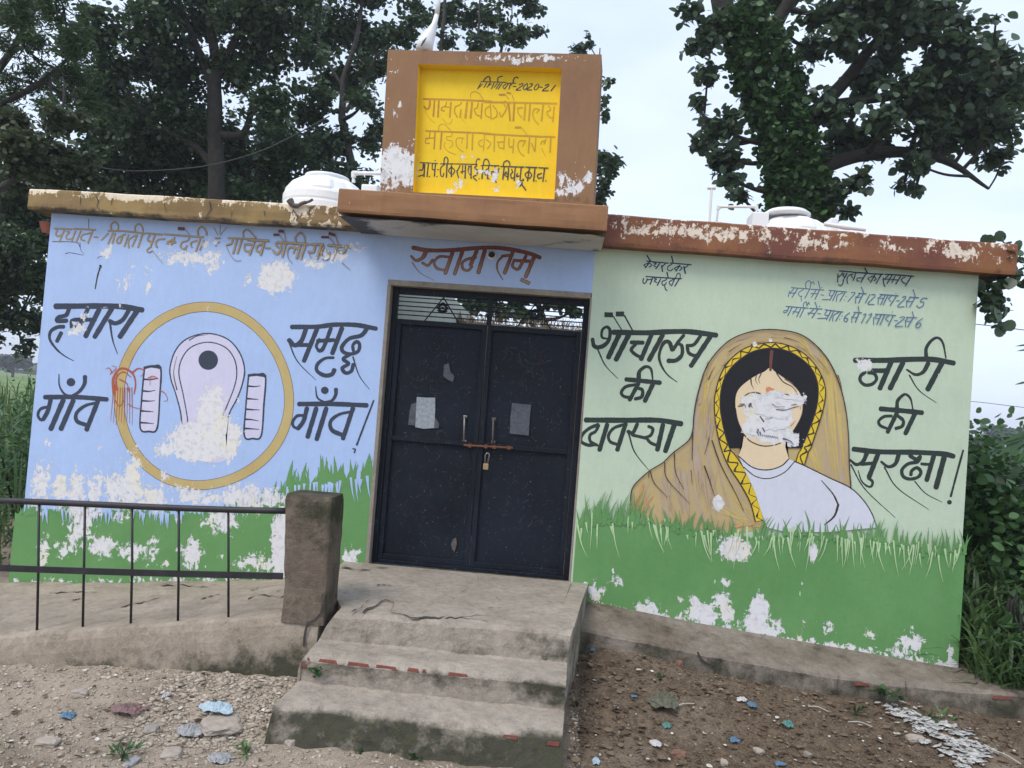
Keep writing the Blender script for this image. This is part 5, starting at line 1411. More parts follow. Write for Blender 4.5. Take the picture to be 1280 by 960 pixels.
tree('dark_tree', 'dark tree with a thin pale trunk just left of the sign board', [(440, 260, .10), (438, 200, .09), (428, 150, .08), (430, 100, .06), (445, 50, .05), (455, -10, .03)], [[(432, 140, .05), (450, 110, .04), (470, 70, .03)], [(430, 110, .04), (405, 70, .03), (395, 30, .02)]],
     [(400, 40, 45, 40), (450, 30, 50, 35), (470, 80, 35, 30), (420, 90, 40, 35), (390, 130, 40, 30), (455, 130, 28, 25), (465, 175, 22, 30), (410, 180, 40, 30), (430, -15, 60, 30), (390, 190, 40, 30), (500, 40, 32, 22), (345, 170, 40, 40)], 10.0, None, .10, 15500, M['lf_dark'], M['bark2'], sub=8, subr=.30, group=G1)
tree('dark_tree', 'low dense dark tree filling the gap just above the ochre roof edge', [(160, 270, .15), (170, 220, .13), (200, 170, .10), (230, 120, .07)], [[(170, 220, .08), (140, 190, .06), (120, 150, .05)], [(190, 180, .07), (260, 190, .05), (300, 200, .04)]],
     [(130, 190, 40, 35), (190, 205, 50, 35), (250, 215, 45, 30), (310, 205, 50, 40), (370, 225, 45, 30), (140, 240, 50, 25), (230, 245, 60, 22), (320, 245, 60, 22), (430, 230, 45, 28), (160, 140, 50, 40), (110, 120, 40, 40), (270, 165, 45, 35), (225, 180, 50, 30), (355, 190, 40, 30)], 9.0, None, .096, 25000, M['lf_dark'], M['bark'], sub=10, subr=.42, group=G1)
tree('dark_tree', 'dark speckled tree hanging behind the left end of the roof', [(-140, 470, .2), (-140, 380, .18), (-110, 300, .15), (-40, 240, .1)], [[(-110, 330, .08), (0, 320, .06), (30, 310, .04)], [(-120, 390, .06), (-30, 390, .03), (20, 400, .03)]],
     [(10, 270, 40, 30), (40, 300, 30, 30), (20, 340, 35, 25), (45, 360, 22, 30), (10, 390, 35, 22), (38, 405, 18, 20), (30, 435, 13, 12), (-20, 330, 40, 50), (5, 230, 50, 30), (60, 250, 40, 25), (50, 335, 20, 20), (-20, 420, 30, 25), (15, 300, 45, 30), (20, 265, 50, 35), (48, 285, 25, 40), (5, 350, 30, 40)], 8.0, None, .088, 15000, M['lf_dark'], M['bark'], sub=10, subr=.40, group=G1)
tree('light_tree', 'lighter green feathery tree at the top left corner', [(-110, 470, .12), (-100, 300, .1), (-50, 150, .08), (10, 70, .05), (50, 0, .03)], [[(-40, 150, .05), (40, 110, .04), (90, 70, .02)]],
     [(40, 20, 50, 30), (90, 50, 35, 25), (30, 60, 40, 25), (90, 95, 40, 22), (40, 105, 45, 22), (110, 125, 22, 16), (10, 140, 40, 25), (70, 145, 35, 20), (80, 10, 40, 25), (10, 10, 40, 40)], 5.0, None, .085, 12000, M['lf_neem'], M['bark'], 'lance', sub=9, subr=.30, group=G1, droop=.2)
tree('olive_tree', 'olive grey bushy tree with a bare brown twig at the far left', [(-90, 470, .08), (-70, 330, .07), (-30, 260, .05), (40, 210, .03)], [[(0, 190, .02), (25, 186, .015), (45, 186, .008)], [(50, 200, .02), (75, 150, .02), (80, 110, .012), (78, 95, .008)]],
     [(20, 185, 40, 25), (70, 190, 40, 20), (105, 210, 30, 18), (40, 215, 45, 20), (85, 225, 40, 15), (10, 225, 35, 20), (70, 150, 28, 20), (105, 150, 12, 16), (15, 150, 30, 20), (120, 225, 16, 12)], 3.4, None, .07, 9000, M['lf_olive'], M['bark2'], 'oval', sub=9, subr=.32, group=G1, droop=.1)
tree('slender_tree', 'slender airy tree with leggy branches rising behind the sign board', [(545, 330, .09), (545, 220, .08), (548, 120, .07), (552, 60, .05), (556, 0, .035), (558, -40, .02)], [[(560, 140, .06), (590, 80, .04), (598, 40, .03), (600, 0, .02)], [(620, 150, .05), (625, 70, .035), (640, 20, .02)], [(600, 200, .05), (700, 160, .04), (745, 100, .02), (750, 60, .012)], [(640, 230, .06), (720, 220, .05), (765, 200, .03)]],
     [(560, 20, 30, 25), (610, 30, 40, 24), (640, 40, 28, 22), (600, 55, 25, 12), (655, 10, 28, 16), (560, 50, 20, 12), (520, 20, 25, 16), (725, 62, 18, 10), (735, 52, 10, 8), (757, 103, 9, 5), (756, 125, 6, 10), (756, 145, 6, 9), (755, 200, 20, 22), (765, 215, 14, 25), (750, 240, 18, 22), (640, -10, 40, 20), (672, 40, 14, 8), (768, 205, 12, 10), (700, 150, 40, 40), (600, 200, 50, 50)], 11.5, None, .11, 8000, M['lf_dark'], M['bark2'], sub=7, subr=.28, group=G1)
tree('screen_tree', 'leafy tree seen through the grille above the gate', [(690, 520, .12), (690, 450, .1), (680, 400, .07), (670, 370, .05)], [[(690, 440, .05), (660, 400, .04), (640, 380, .02)]],
     [(650, 372, 30, 16), (700, 378, 30, 10), (680, 362, 30, 12), (625, 385, 25, 12), (660, 392, 30, 8), (715, 390, 20, 5), (620, 365, 30, 12), (690, 340, 50, 20), (600, 380, 30, 15)], 9.5, None, .12, 2600, M['lf_dark'], M['bark'], sub=7, subr=.36, group=G1)
# the ivy clad tree on the right
tree('ivy_tree', 'broad leaved tree with an ivy covered trunk and a leaning brown limb on the right', [(985, 290, .24), (980, 240, .24), (968, 180, .22), (950, 120, .21), (930, 70, .19), (908, 20, .17), (895, -40, .15)],
     [[(975, 200, .16), (1010, 150, .13), (1050, 110, .10), (1090, 60, .08), (1130, 20, .05)], [(985, 240, .13), (1040, 205, .11), (1110, 190, .09), (1180, 200, .06), (1236, 236, .02)], [(1040, 130, .07), (1120, 120, .06), (1190, 110, .04), (1250, 90, .03)], [(945, 130, .08), (910, 150, .05), (880, 150, .03)], [(955, 60, .12), (980, 10, .10), (1010, -30, .08)]],
     [(900, 160, 26, 20), (880, 180, 18, 14), (905, 200, 28, 20), (915, 225, 18, 10), (875, 125, 10, 8), (870, 55, 14, 10), (868, 15, 16, 16), (885, 90, 16, 14), (925, 245, 14, 8), (890, 40, 14, 30), (1010, 200, 26, 18), (1020, 230, 28, 14), (1045, 240, 20, 15), (1060, 265, 14, 8), (1050, 170, 30, 20), (1045, 130, 30, 20), (1080, 180, 30, 22), (1060, 40, 34, 22), (1040, 15, 40, 20), (1090, 20, 40, 22), (1110, 70, 30, 24), (1085, 100, 28, 18), (1130, 110, 34, 22), (1165, 90, 30, 22), (1200, 70, 34, 24), (1240, 80, 34, 22), (1150, 140, 40, 20), (1200, 130, 36, 24), (1180, 175, 36, 22), (1215, 165, 30, 24), (1250, 150, 30, 26), (1255, 195, 24, 16), (1160, 45, 30, 16), (1130, 30, 30, 20), (1270, 110, 30, 40), (1145, 205, 18, 14), (1130, 230, 10, 7), (1145, 235, 10, 6), (1170, 160, 30, 16), (1110, 150, 26, 16), (1195, 30, 26, 10), (1150, 10, 50, 16), (1100, -10, 60, 20), (960, -5, 40, 14), (1075, 225, 10, 16), (1240, 50, 12, 12), (1175, 10, 8, 5), (1245, 25, 8, 6), (1010, 60, 22, 22), (1230, 120, 40, 40), (1180, 110, 40, 30)], 6.2, None, .125, 14500, M['lf_teak'], M['bark'], 'oval', sub=10, subr=.38, group=G1, droop=.45)
IV = None
iv = []
for _ in range(6500):
    t = random.random(); py = 275-t*255; cx = np.interp(py, [20, 70, 120, 180, 240, 290], [918, 938, 956, 972, 984, 990])+8; hw = np.interp(py, [0, 40, 100, 170, 230, 280], [14, 30, 38, 30, 30, 38])
    a = random.uniform(-math.pi, 0); c = onY(cx+hw*math.cos(a), py, 6.2); iv.append((c[0], 6.2-.32*abs(math.sin(a))-.02-.1*random.random(), c[2]))
iv = np.array(iv)+RNG.normal(size=(6500, 3))*.06; v, f, tn = leaf_cloud(iv, .085, 'round', .6)
b_ = onY(986, 290, 6.0); ir = empty('ivy', 'bright green ivy climbing the trunk of the right tree', 'ivy', (b_[0], 5.9, -.55)); link('foliage', np_mesh('ivy', v, f, dict(tint=tn)), M['lf_ivy'], ir)
MB().tube(catmull3([(b_[0], 5.93, -.55), (b_[0]-.02, 5.92, 1.2), tuple(onY(984, 240, 5.93)), tuple(onY(960, 140, 5.93)), tuple(onY(930, 60, 5.95))], 6), .02, 6).obj('stem', M['bark'], ir, True)
# creeper over the right end of the roof
cr_ = empty('creeper', 'creeper with round leaves hanging down from the right roof corner', 'creeper', tuple(onY(1258, 330, .05)))
pts = []
for (x, y, rx, ry, n_) in ((1262, 318, 12, 10, 26), (1272, 335, 10, 12, 22), (1245, 352, 14, 10, 34), (1232, 360, 10, 12, 30), (1250, 370, 9, 16, 26), (1240, 384, 8, 10, 18), (1250, 400, 5, 14, 14), (1228, 375, 6, 10, 14), (1247, 296, 10, 3, 12), (1268, 350, 8, 8, 10), (1257, 385, 8, 6, 8)):
    for _ in range(n_): pts.append(onY(x+random.gauss(0, rx*.55), y+random.gauss(0, ry*.55), random.uniform(-.12, .3)))
v, f, tn = leaf_cloud(pts, .062, 'round', .7, svar=.5); link('foliage', np_mesh('creeper', v, f, dict(tint=tn)), M['lf_teak'], cr_)
cs = MB()
for pl in ([(1250, 298), (1262, 312), (1270, 332), (1268, 352)], [(1262, 312), (1250, 345), (1248, 375), (1251, 412)], [(1255, 330), (1238, 352), (1230, 380)]): cs.tube(catmull3([onY(x, y, .0) for x, y in pl], 5), .005, 5)
cs.obj('stem', M['bark2'], cr_, True)
# bamboo sprig at the right edge
sp = empty('bamboo_sprig', 'drooping sprig of long pointed leaves at the right edge of the picture', 'plant', tuple(onY(1296, 546, -.3)))
bl = MB()
for x0, y0, x1, y1, w_ in ((1282, 543, 1243, 559, .022), (1280, 548, 1246, 570, .022), (1279, 548, 1262, 567, .02), (1282, 540, 1255, 553, .016), (1285, 521, 1268, 525, .010), (1284, 477, 1268, 481, .008), (1290, 430, 1268, 433, .008), (1290, 436, 1270, 439, .008), (1290, 552, 1272, 578, .02)):
    a, b = onY(x0, y0, -.3), onY(x1, y1, -.34); d = b-a; nn = np.cross(d, [0, -1, .5]); nn = nn/np.linalg.norm(nn)*w_; bl.add([a, a+d*.3+nn, a+d*.65+nn*.7, b, a+d*.65-nn*.7, a+d*.3-nn], [(0, 1, 2, 3), (0, 3, 4, 5)], tint=.25)
bl.obj('foliage', M['lf_bush'], sp); MB().tube(catmull3([onY(1330, 700, -.3), onY(1318, 600, -.3), onY(1300, 548, -.3), onY(1283, 541, -.3), onY(1290, 470, -.3)], 5), .006, 5).obj('stem', M['bark2'], sp, True)
# bushes right of the building
def bush(label, cen, r, n_, mat, lsize, kind, seed_sub=9, group='bushes right of the building', droop=.25):
    o = empty('bush', label, 'bush', (cen[0], cen[1], -.55), group); cl = [(np.array(cen)+RNG.normal(size=3)*np.array(r)*.35, np.array(r)*.75, 1.) for _ in range(5)]+[(np.array(cen), np.array(r), 1.)]
    p, tips = crown(cl, n_, seed_sub, subr=.4); p = p[p[:, 2] > -.55]; p = p[~((p[:, 0] < 4.27) & (p[:, 0] > -2.75) & (p[:, 1] > -.1) & (p[:, 1] < 5.7))]
    v, f, tn = leaf_cloud(p, lsize, kind, droop); link('foliage', np_mesh('bush', v, f, dict(tint=tn)), mat, o)
    st = MB()
    for k in range(7):
        q = tips[RNG.integers(len(tips))][1]
        if q[0] < 4.3 and q[0] > -2.8: q = np.array([max(q[0], 4.32) if q[0] > 1 else min(q[0], -2.8), q[1], q[2]])
        st.tube(catmull3([(cen[0]+random.uniform(-.1, .1), cen[1], -.6), (cen[0]*.5+q[0]*.5, (cen[1]+q[1])/2, .2), q], 4), .010, 5)
    st.obj('stem', M['bark'], o, True); return o
bush('leafy dark green bush pressed against the right corner of the green wall', (4.85, 1.1, .45), (.5, .7, .75), 5200, M['lf_bush'], .085, 'oval')
bush('rounded bush with broad leaves at the right edge of the picture', (5.75, 1.3, .35), (.65, .8, .75), 6000, M['lf_bush'], .09, 'oval')
bush('taller bush whose tip rises above the others beside the green wall', (5.0, 3.0, .65), (.55, .8, .95), 4200, M['lf_bush'], .085, 'oval')
bush('darker bush set back behind the rounded one on the right', (6.6, 3.6, .45), (1.1, .9, .85), 5000, M['lf_bush'], .09, 'oval')
M['hay'] = leafmat('dry straw', (.14, .10, .055), (.34, .26, .15))
for k_, (cx, cy, cz, r_) in enumerate(((4.62, .0, -.30, .30), (5.15, -.1, -.28, .34), (5.7, -.05, -.2, .4), (4.7, .45, -.05, .35))): bush(['low pale green weed clump touching the right wall corner', 'pale green weed clump growing over the end of the ledge', 'broad pale weed clump at the right edge of the picture', 'pale weed clump between the wall corner and the dark bush'][k_], (cx, cy, cz), (r_, .3, .32), 1700, M['lf_weed'], .10, 'lance', group='low weeds right of the building', droop=.4)
def blades3(n_, xr, yr, zf, hr, wid, lean, mat, name, label, cat, kind=None, seg=4, grp=None):
    V = []; F = []; Tn = []; b0 = 0
    x = RNG.uniform(*xr, n_); y = RNG.uniform(*yr, n_); h = RNG.uniform(*hr, n_); a = RNG.uniform(0, 6.283, n_); ln = RNG.uniform(*lean, n_); wd = RNG.uniform(.6, 1., n_)*wid; tn = np.clip(RNG.beta(1.6, 2.2, n_), 0, 1); z0 = RNG.random(n_)
    for i in range(n_):
        base = zf(x[i], y[i], z0[i])
        d = np.array([math.cos(a[i]), math.sin(a[i])]); s_ = np.array([-d[1], d[0]])
        for k in range(seg+1):
            t = k/seg; bend = ln[i]*h[i]*t*t; zz = base+h[i]*(t-.42*ln[i]*t*t*t); ww = wd[i]*(.55+1.3*t if t < .35 else max(.02, 1.0*(1-t)/.65)); c = np.array([x[i], y[i]])+d*bend
            V += [(c[0]-s_[0]*ww, c[1]-s_[1]*ww, zz), (c[0]+s_[0]*ww, c[1]+s_[1]*ww, zz)]; Tn += [tn[i]]*2
        F += [(b0+2*k, b0+2*k+1, b0+2*k+3, b0+2*k+2) for k in range(seg)]; b0 += 2*(seg+1)
    o = link(name, np_mesh(name, V, F, dict(tint=Tn)), mat); tag(o, label, cat, grp, kind); return o
blades3(9000, (4.31, 6.9), (-.32, .9), lambda x, y, r: -.52+r*(.30+.5*max(0, y+.3)), (.14, .36), .016, (.4, 1.3), M['lf_grass'], 'weeds', 'tall arching grassy weeds at the foot of the right bushes', 'weeds', 'stuff')
blades3(5200, (-9., -2.76), (.2, 9.), lambda x, y, r: -.55+r*(.75+.07*y), (.35, .75), .017, (.2, .9), M['lf_grass'], 'tall_grass', 'tall green grass growing left of the blue wall', 'grass', 'stuff')
for cx, cy in ((-3.3, .9), (-4.2, 2.4), (-3.5, 3.6), (-5.4, 4.2)): bush(['low leafy bush nearest the left end of the blue wall', 'leafy bush at the left edge behind the nearest one', 'third bush back along the left side of the building', 'farthest bush in the grass on the left'][[-3.3, -4.2, -3.5, -5.4].index(cx)], (cx, cy, .25), (.45, .6, .8), 2400, M['lf_bush'], .08, 'lance', group='bushes left of the building')
# misty trees far off over the fields
for i, (px, py, Yd, rx, ry, lab) in enumerate(((1262, 545, 110, 22, 12, 'hazy tree far away on the right horizon'), (1228, 556, 90, 9, 6, 'small hazy tree just right of the wall on the horizon'), (16, 450, 120, 18, 8, 'hazy far tree at the left edge horizon'))):
    tree('distant_tree', lab, [(px, py+30, .25), (px, py+10, .2), (px+2, py, .12)], [], [(px, py, rx, ry), (px-rx*.5, py+3, rx*.7, ry*.7), (px+rx*.6, py+2, rx*.8, ry*.8)], Yd, None, .8, 1100, M['lf_far'], M['bark'], sub=8, subr=.4, twig=False, depth=.6, group='hazy trees on the horizon')
hz = MB()
for k in range(160):
    x = -300+k*4.2+random.uniform(-1, 1); y = 230+30*math.sin(k*.3)+random.uniform(-8, 8); r = random.uniform(2.0, 3.4)
    hz.lathe([(r*.7, 0), (r*1.0, r*.35), (r*.85, r*.8), (r*.4, r*1.15), (.05, r*1.25)], (x, y, -.6), 9)
for i, v in enumerate(hz.v): d = Vector(v); q = 1.2*noise.noise(d*.5); hz.v[i] = (v[0]+q, v[1]+q, v[2]+abs(q)*.6)
hz.a['tint'] = [random.random()*.6 for _ in hz.v]
tag(hz.obj('distant_woods', M['lf_far']), 'far off line of woods fading into the mist', 'woods', kind='stuff')
blades3(500, (-.1, 2.1), (3.38, 3.62), lambda x, y, r: 2.14+r*.08, (.06, .2), .008, (.2, 1.2), M['hay'], 'dry_straw', 'dry straw lying along the top of the courtyard wall', 'straw', 'stuff')
# small weeds on the dirt
def weed(px, py, Zg, r, n_, label, mat='lf_weed', kind='oval', flat=.5, Y=None):
    p = onZ(px, py, Zg) if Y is None else onY(px, py, Y); p = np.array([p[0], p[1], (gh(p[0], p[1]) if Y is None else p[2])]); o = empty('weed', label, 'weed', tuple(p), 'small weeds on the dirt'); V = MB(); st = MB()
    for k in range(n_):
        a = random.uniform(0, 6.28); el = random.uniform(.15, 1.2); L_ = r*random.uniform(.5, 1.); d = np.array([math.cos(a)*math.cos(el), math.sin(a)*math.cos(el), math.sin(el)*flat]); tip = p+d*L_; st.tube([p+np.array([0, 0, -.01]), p+d*L_*.5+np.array([0, 0, .02]), tip], .0025, 4)
        for j in range(4):
            c = p+d*L_*(.4+.2*j); dd = d+RNG.normal(size=3)*.6; dd /= np.linalg.norm(dd); sx = np.cross(dd, [0, 0, 1]); sx /= np.linalg.norm(sx)+1e-6; l_ = r*(.38 if kind != 'lance' else .6); T = np.array(LEAF_T[kind]); tn = random.random()
            V.add([c+l_*(q[0]*sx+q[1]*dd+np.array([0, 0, .12*abs(q[0])])) for q in T], [tuple(LQ[0]), tuple(LQ[1])], tint=tn)
    V.obj('foliage', M[mat], o); st.obj('stem', M[mat], o); return o
weed(1106, 868, -.55, .11, 8, 'small green weed growing at the foot of the ledge beside the white debris', Y=-.46)
weed(826, 858, -.46, .055, 4, 'single pale leafed sprout near the left end of the ledge'); weed(153, 945, -.55, .10, 6, 'grassy weed tuft at the bottom left of the dirt', 'lf_weed', 'lance'); weed(306, 940, -.55, .07, 7, 'low weed left of the bottom step', 'lf_grass', 'lance'); weed(1178, 915, -.58, .13, 7, 'wispy grass tuft at the right edge of the white debris', 'lf_grass', 'lance'); weed(520, 952, -.56, .05, 7, 'tiny dark weed at the foot of the bottom step'); weed(240, 836, -.44, .06, 5, 'small grass sprout at the foot of the ramp', 'lf_grass', 'lance'); weed(450, 945, -.56, .03, 4, 'tiny sprout against the mossy bottom step')
weed(1068, 905, -.58, .10, 5, 'pale straw like weed in the middle of the right dirt', 'lf_olive', 'lance'); weed(720, 905, -.5, .04, 4, 'tiny grey weed by the right side of the steps', 'lf_olive')
pm = onY(397, 838, -1.57); mb = MB()
v, f, tn = leaf_cloud(np.array([pm[0], pm[1]-.012, pm[2]])+RNG.normal(size=(34, 3))*np.array([.016, .005, .010]), .018, 'round', .1); tag(recentre(link('moss_tuft', np_mesh('moss', v, f, dict(tint=tn)), M['lf_weed'])), 'bright green moss tuft on the riser of the middle step', 'moss')
# ------------------------------------------------------------------ rubble, litter
def rock_np(n_, xs, ys, sz, mats=None):
    base = np.array([v.co[:] for v in _ico.verts]); fc = np.array([[v.index for v in f.verts] for f in _ico.faces]); m = len(base)
    x, y = xs, ys; z = ground_h(x, y); q = base[None]*(1+.35*RNG.normal(size=(n_, m, 1)))*sz[:, None, None]*np.stack([RNG.uniform(.7, 1.4, n_), RNG.uniform(.7, 1.3, n_), RNG.uniform(.3, .65, n_)], 1)[:, None]
    a = RNG.uniform(0, 6.28, n_); c, s_ = np.cos(a)[:, None], np.sin(a)[:, None]; q = np.stack([q[..., 0]*c-q[..., 1]*s_, q[..., 0]*s_+q[..., 1]*c, q[..., 2]], -1); q += np.stack([x, y, z+sz*.15], 1)[:, None]
    return q.reshape(-1, 3), (fc[None]+np.arange(n_)[:, None, None]*m).reshape(-1, 3), np.repeat(RNG.random(n_), m)
_ico = bmesh.new(); bmesh.ops.create_icosphere(_ico, subdivisions=1, radius=1); _ico.verts.index_update()
def rubmat(name, a, b, c): t = NT(name); q = t.attr('tint'); col = t.mix(t.rng(q, 0, .6), a, b); col = t.mix(t.rng(q, .86, .9), col, c); return t.fin(col, .95, t.bump(t.noise(90, 4, .7), .6, .006), spec=.1)
M['rub_l'] = rubmat('pale rubble', (.28, .235, .185), (.42, .36, .285), (.52, .46, .38)); M['rub_r'] = rubmat('dark earth crumbs', (.085, .060, .044), (.165, .122, .085), (.30, .25, .19))
def surf_z(x, y): 
    return np.array([.030*fbm(a*1.7, b*1.7, 3, 3)+.016*fbm(a*7, b*7, 5, 4) for a, b in zip(x, y)])
def scatter(n_, xr, yr, lo, hi, name, mat, label, wfn=None):
    x = RNG.uniform(*xr, n_*2); y = RNG.uniform(*yr, n_*2); keep = np.ones(n_*2, bool) if wfn is None else wfn(x, y); x, y = x[keep][:n_], y[keep][:n_]
    sz = lo*(hi/lo)**(RNG.random(len(x))**2.2); v, f, tn = rock_np(len(x), x, y, sz); dz = np.repeat(surf_z(x, y), len(_ico.verts)); v[:, 2] += dz
    tag(link(name, np_mesh(name, v, f, dict(tint=tn)), M[mat]), label, 'rubble', kind='stuff')
nost = lambda x, y: ~((x > -.02) & (x < 1.54) & (y > -1.85))
scatter(10500, (-2.2, 1.6), (-2.6, -1.29), .003, .013, 'gravel', 'rub_l', 'pale gravel and crumbled earth left of the steps', nost)
scatter(2200, (-.75, .05), (-1.95, -1.32), .006, .020, 'gravel', 'rub_l', 'coarse brown rubble heaped beside the steps', nost)
scatter(10000, (1.54, 5.4), (-1.95, -.40), .003, .013, 'crumbly_earth', 'rub_r', 'dark crumbly earth right of the steps')
# thin chips: dry leaves, plastic flakes
def chips(n_, xr, yr, lo, hi, name, mat, label, wfn=None):
    x = RNG.uniform(*xr, n_); y = RNG.uniform(*yr, n_)
    if wfn is not None: k = wfn(x, y); x, y = x[k], y[k]
    z = ground_h(x, y)+surf_z(x, y)+.012; v, f, tn = leaf_cloud(np.stack([x, y, z], 1), RNG.uniform(lo, hi, len(x)), 'oval', .0, fold=.5); v[:, 2] = np.repeat(z, 10)+(v[:, 2]-np.repeat(z, 10))*.4
    tag(link(name, np_mesh(name, v, f, dict(tint=tn)), M[mat]), label, 'litter', kind='stuff')
M['chip_b'] = rubmat('dry leaf litter', (.07, .048, .034), (.19, .14, .095), (.34, .29, .23)); M['chip_w'] = rubmat('pale flakes', (.45, .42, .36), (.62, .60, .56), (.75, .75, .74))
chips(1500, (1.55, 5.2), (-1.95, -.45), .015, .05, 'leaf_litter', 'chip_b', 'dry brown leaf bits strewn over the dark earth'); chips(160, (-2.1, .1), (-2.5, -1.35), .015, .045, 'leaf_litter', 'chip_b', 'dry leaf bits strewn over the pale dirt', nost)
chips(130, (1.55, 5.0), (-1.9, -.45), .010, .032, 'paint_flakes', 'chip_w', 'white paint flakes and paper bits strewn on the dark earth'); chips(90, (-2.1, .1), (-2.4, -1.35), .010, .03, 'paint_flakes', 'chip_w', 'white bits strewn on the pale dirt', nost)
def gz(px, py):
    z = -.5
    for _ in range(4): p = onZ(px, py, z); z = gh(p[0], p[1])+float(surf_z([p[0]], [p[1]])[0])
    return np.array([p[0], p[1], z])
def crumple(px, py, wpx, hpx, mat, label, name='plastic_bag', cat='litter', hgt=.03, seed=0, rough=.5):
    c = gz(px, py); s_ = np.linalg.norm(c-CAM)/FPX; rx = wpx*s_*.42; ry = hpx*s_*.42*2.2; n_ = 22; vs = []
    for j in range(n_+1):
        for i in range(n_+1):
            u, w_ = i/n_*2-1, j/n_*2-1; rr = 1+.35*fbm(u*1.5+seed, w_*1.5, seed, 3); x, y = u*rx*rr*math.sqrt(max(0, 1-w_*w_*.5)), w_*ry*rr*math.sqrt(max(0, 1-u*u*.5)); e = max(0, 1-(u*u+w_*w_)*.6)
            vs.append((c[0]+x, c[1]+y, c[2]+.006+hgt*e*(.6+.9*abs(fbm(u*2.5+seed*3, w_*2.5, 4, 4)))))
    mb = MB().add(vs, [(j*(n_+1)+i, j*(n_+1)+i+1, (j+1)*(n_+1)+i+1, (j+1)*(n_+1)+i) for j in range(n_) for i in range(n_)]); o = recentre(tag(mb.obj(name, mat), label, cat)); sm = o.modifiers.new('t', 'SOLIDIFY'); sm.thickness = .001; return o
P_ = lambda n_, c: plain(n_, c, .45, .12, 30)
pw, pb_, pt, pg = P_('pale blue plastic', (.36, .46, .52)), P_('blue plastic', (.09, .18, .27)), P_('teal plastic', (.09, .24, .22)), P_('grey cloth', (.30, .30, .30)); pwh = P_('white paper litter', (.52, .51, .50)); ppk = P_('faded maroon cloth', (.17, .10, .095))
crumple(271, 894, 44, 13, pw, 'pale blue crumpled plastic bag on the dirt left of the steps', hgt=.04, seed=1); crumple(237, 917, 36, 13, pg, 'grey crumpled rag below the pale blue bag', 'rag', hgt=.035, seed=2); crumple(275, 951, 34, 12, pg, 'grey cloth scrap at the bottom edge left of the steps', 'rag', hgt=.03, seed=3); crumple(86, 897, 20, 7, pb_, 'faded blue plastic scrap on the left dirt', hgt=.02, seed=4); crumple(208, 868, 9, 9, pwh, 'small white paper twist on the rubble by the ramp', 'paper_scrap', hgt=.02, seed=5)
crumple(161, 896, 44, 13, ppk, 'faded maroon bundle of rags on the left dirt', 'rag', hgt=.03, seed=6); crumple(940, 879, 13, 8, pb_, 'bright blue plastic scrap in the middle of the right dirt', hgt=.02, seed=7); crumple(927, 874, 14, 6, pwh, 'white scrap beside the bright blue plastic', 'paper_scrap', hgt=.02, seed=8); crumple(985, 910, 13, 8, pt, 'teal plastic scrap on the right dirt', hgt=.03, seed=9); crumple(918, 927, 14, 7, pb_, 'dull blue scrap below the teal one', hgt=.02, seed=10); crumple(834, 909, 12, 8, pt, 'grey green plastic scrap nearest the steps', hgt=.02, seed=11); crumple(741, 814, 9, 7, pb_, 'blue plastic scrap in the corner between steps and ledge', hgt=.02, seed=12); crumple(771, 870, 10, 7, pwh, 'white scrap on the dirt right of the steps', 'paper_scrap', hgt=.015, seed=13); crumple(819, 932, 16, 9, pwh, 'white plastic scrap low in the middle of the right dirt', 'paper_scrap', hgt=.02, seed=14); crumple(794, 854, 9, 4, pb_, 'tiny blue scrap below the ledge', hgt=.012, seed=15); crumple(745, 953, 10, 8, pw, 'pale blue scrap at the bottom edge beside the steps', hgt=.02, seed=16); crumple(975, 957, 14, 5, pb_, 'blue scrap at the bottom edge of the right dirt', hgt=.015, seed=17)
crumple(830, 868, 40, 26, plain('grey green netting', (.12, .12, .085), .9, .3, 40, .4), 'grey green clump of old netting half buried in the right dirt', 'rag', hgt=.05, seed=21)
# white debris of peeled paint and wet paper
wd = MB()
for k, (x, y, w_, h_) in enumerate(((1128, 892, 34, 12), (1152, 898, 34, 14), (1170, 908, 38, 16), (1150, 918, 30, 14), (1190, 916, 34, 16), (1205, 930, 32, 18), (1190, 938, 30, 14), (1215, 944, 26, 16), (1140, 905, 26, 10), (1196, 950, 24, 12), (1225, 938, 22, 14), (1110, 886, 20, 7))):
    c = gz(x, y); s_ = np.linalg.norm(c-CAM)/FPX; n_ = 9
    for e in range(16):
        big = e < 2; cx, cy = c[0]+random.gauss(0, w_*s_*.33), c[1]+random.gauss(0, h_*s_*.75); a = random.uniform(-1.2, .4) if big else random.uniform(0, 3.14); L_, W_ = (w_*s_*random.uniform(.25, .42), h_*s_*random.uniform(.4, .8)) if big else (random.uniform(.008, .035), random.uniform(.006, .02)); n_ = 12 if big else 6
        vs = []; tl = (random.gauss(0, .25), random.gauss(0, .25)) if not big else (0, 0); z0 = gh(cx, cy)+float(surf_z([cx], [cy])[0])
        for j in range(n_):
            for i in range(n_):
                u, v_ = i/(n_-1)*2-1, j/(n_-1)*2-1; q = 1+.55*fbm(u*1.6+k*3+e, v_*1.6+e, 2, 4); rr = math.sqrt(max(.02, 1-.5*u*u*v_*v_*2)); x_, y_ = u*L_*q*rr, v_*W_*q*rr; vs.append((cx+x_*math.cos(a)-y_*math.sin(a), cy+x_*math.sin(a)+y_*math.cos(a), z0+.009+.0009*e+.5*(tl[0]*x_+tl[1]*y_)+(.014 if big else .004)*abs(fbm(u*1.3+e*5, v_*2.2+k, 9, 4))))
        wd.add(vs, [(j*n_+i, j*n_+i+1, (j+1)*n_+i+1, (j+1)*n_+i) for j in range(n_-1) for i in range(n_-1)])
recentre(tag(wd.obj('paper_debris', plain('wet white paper', (.42, .41, .39), .9, .42, 38, .3)), 'heap of wet white paper and paint peelings at the foot of the ledge', 'debris'))
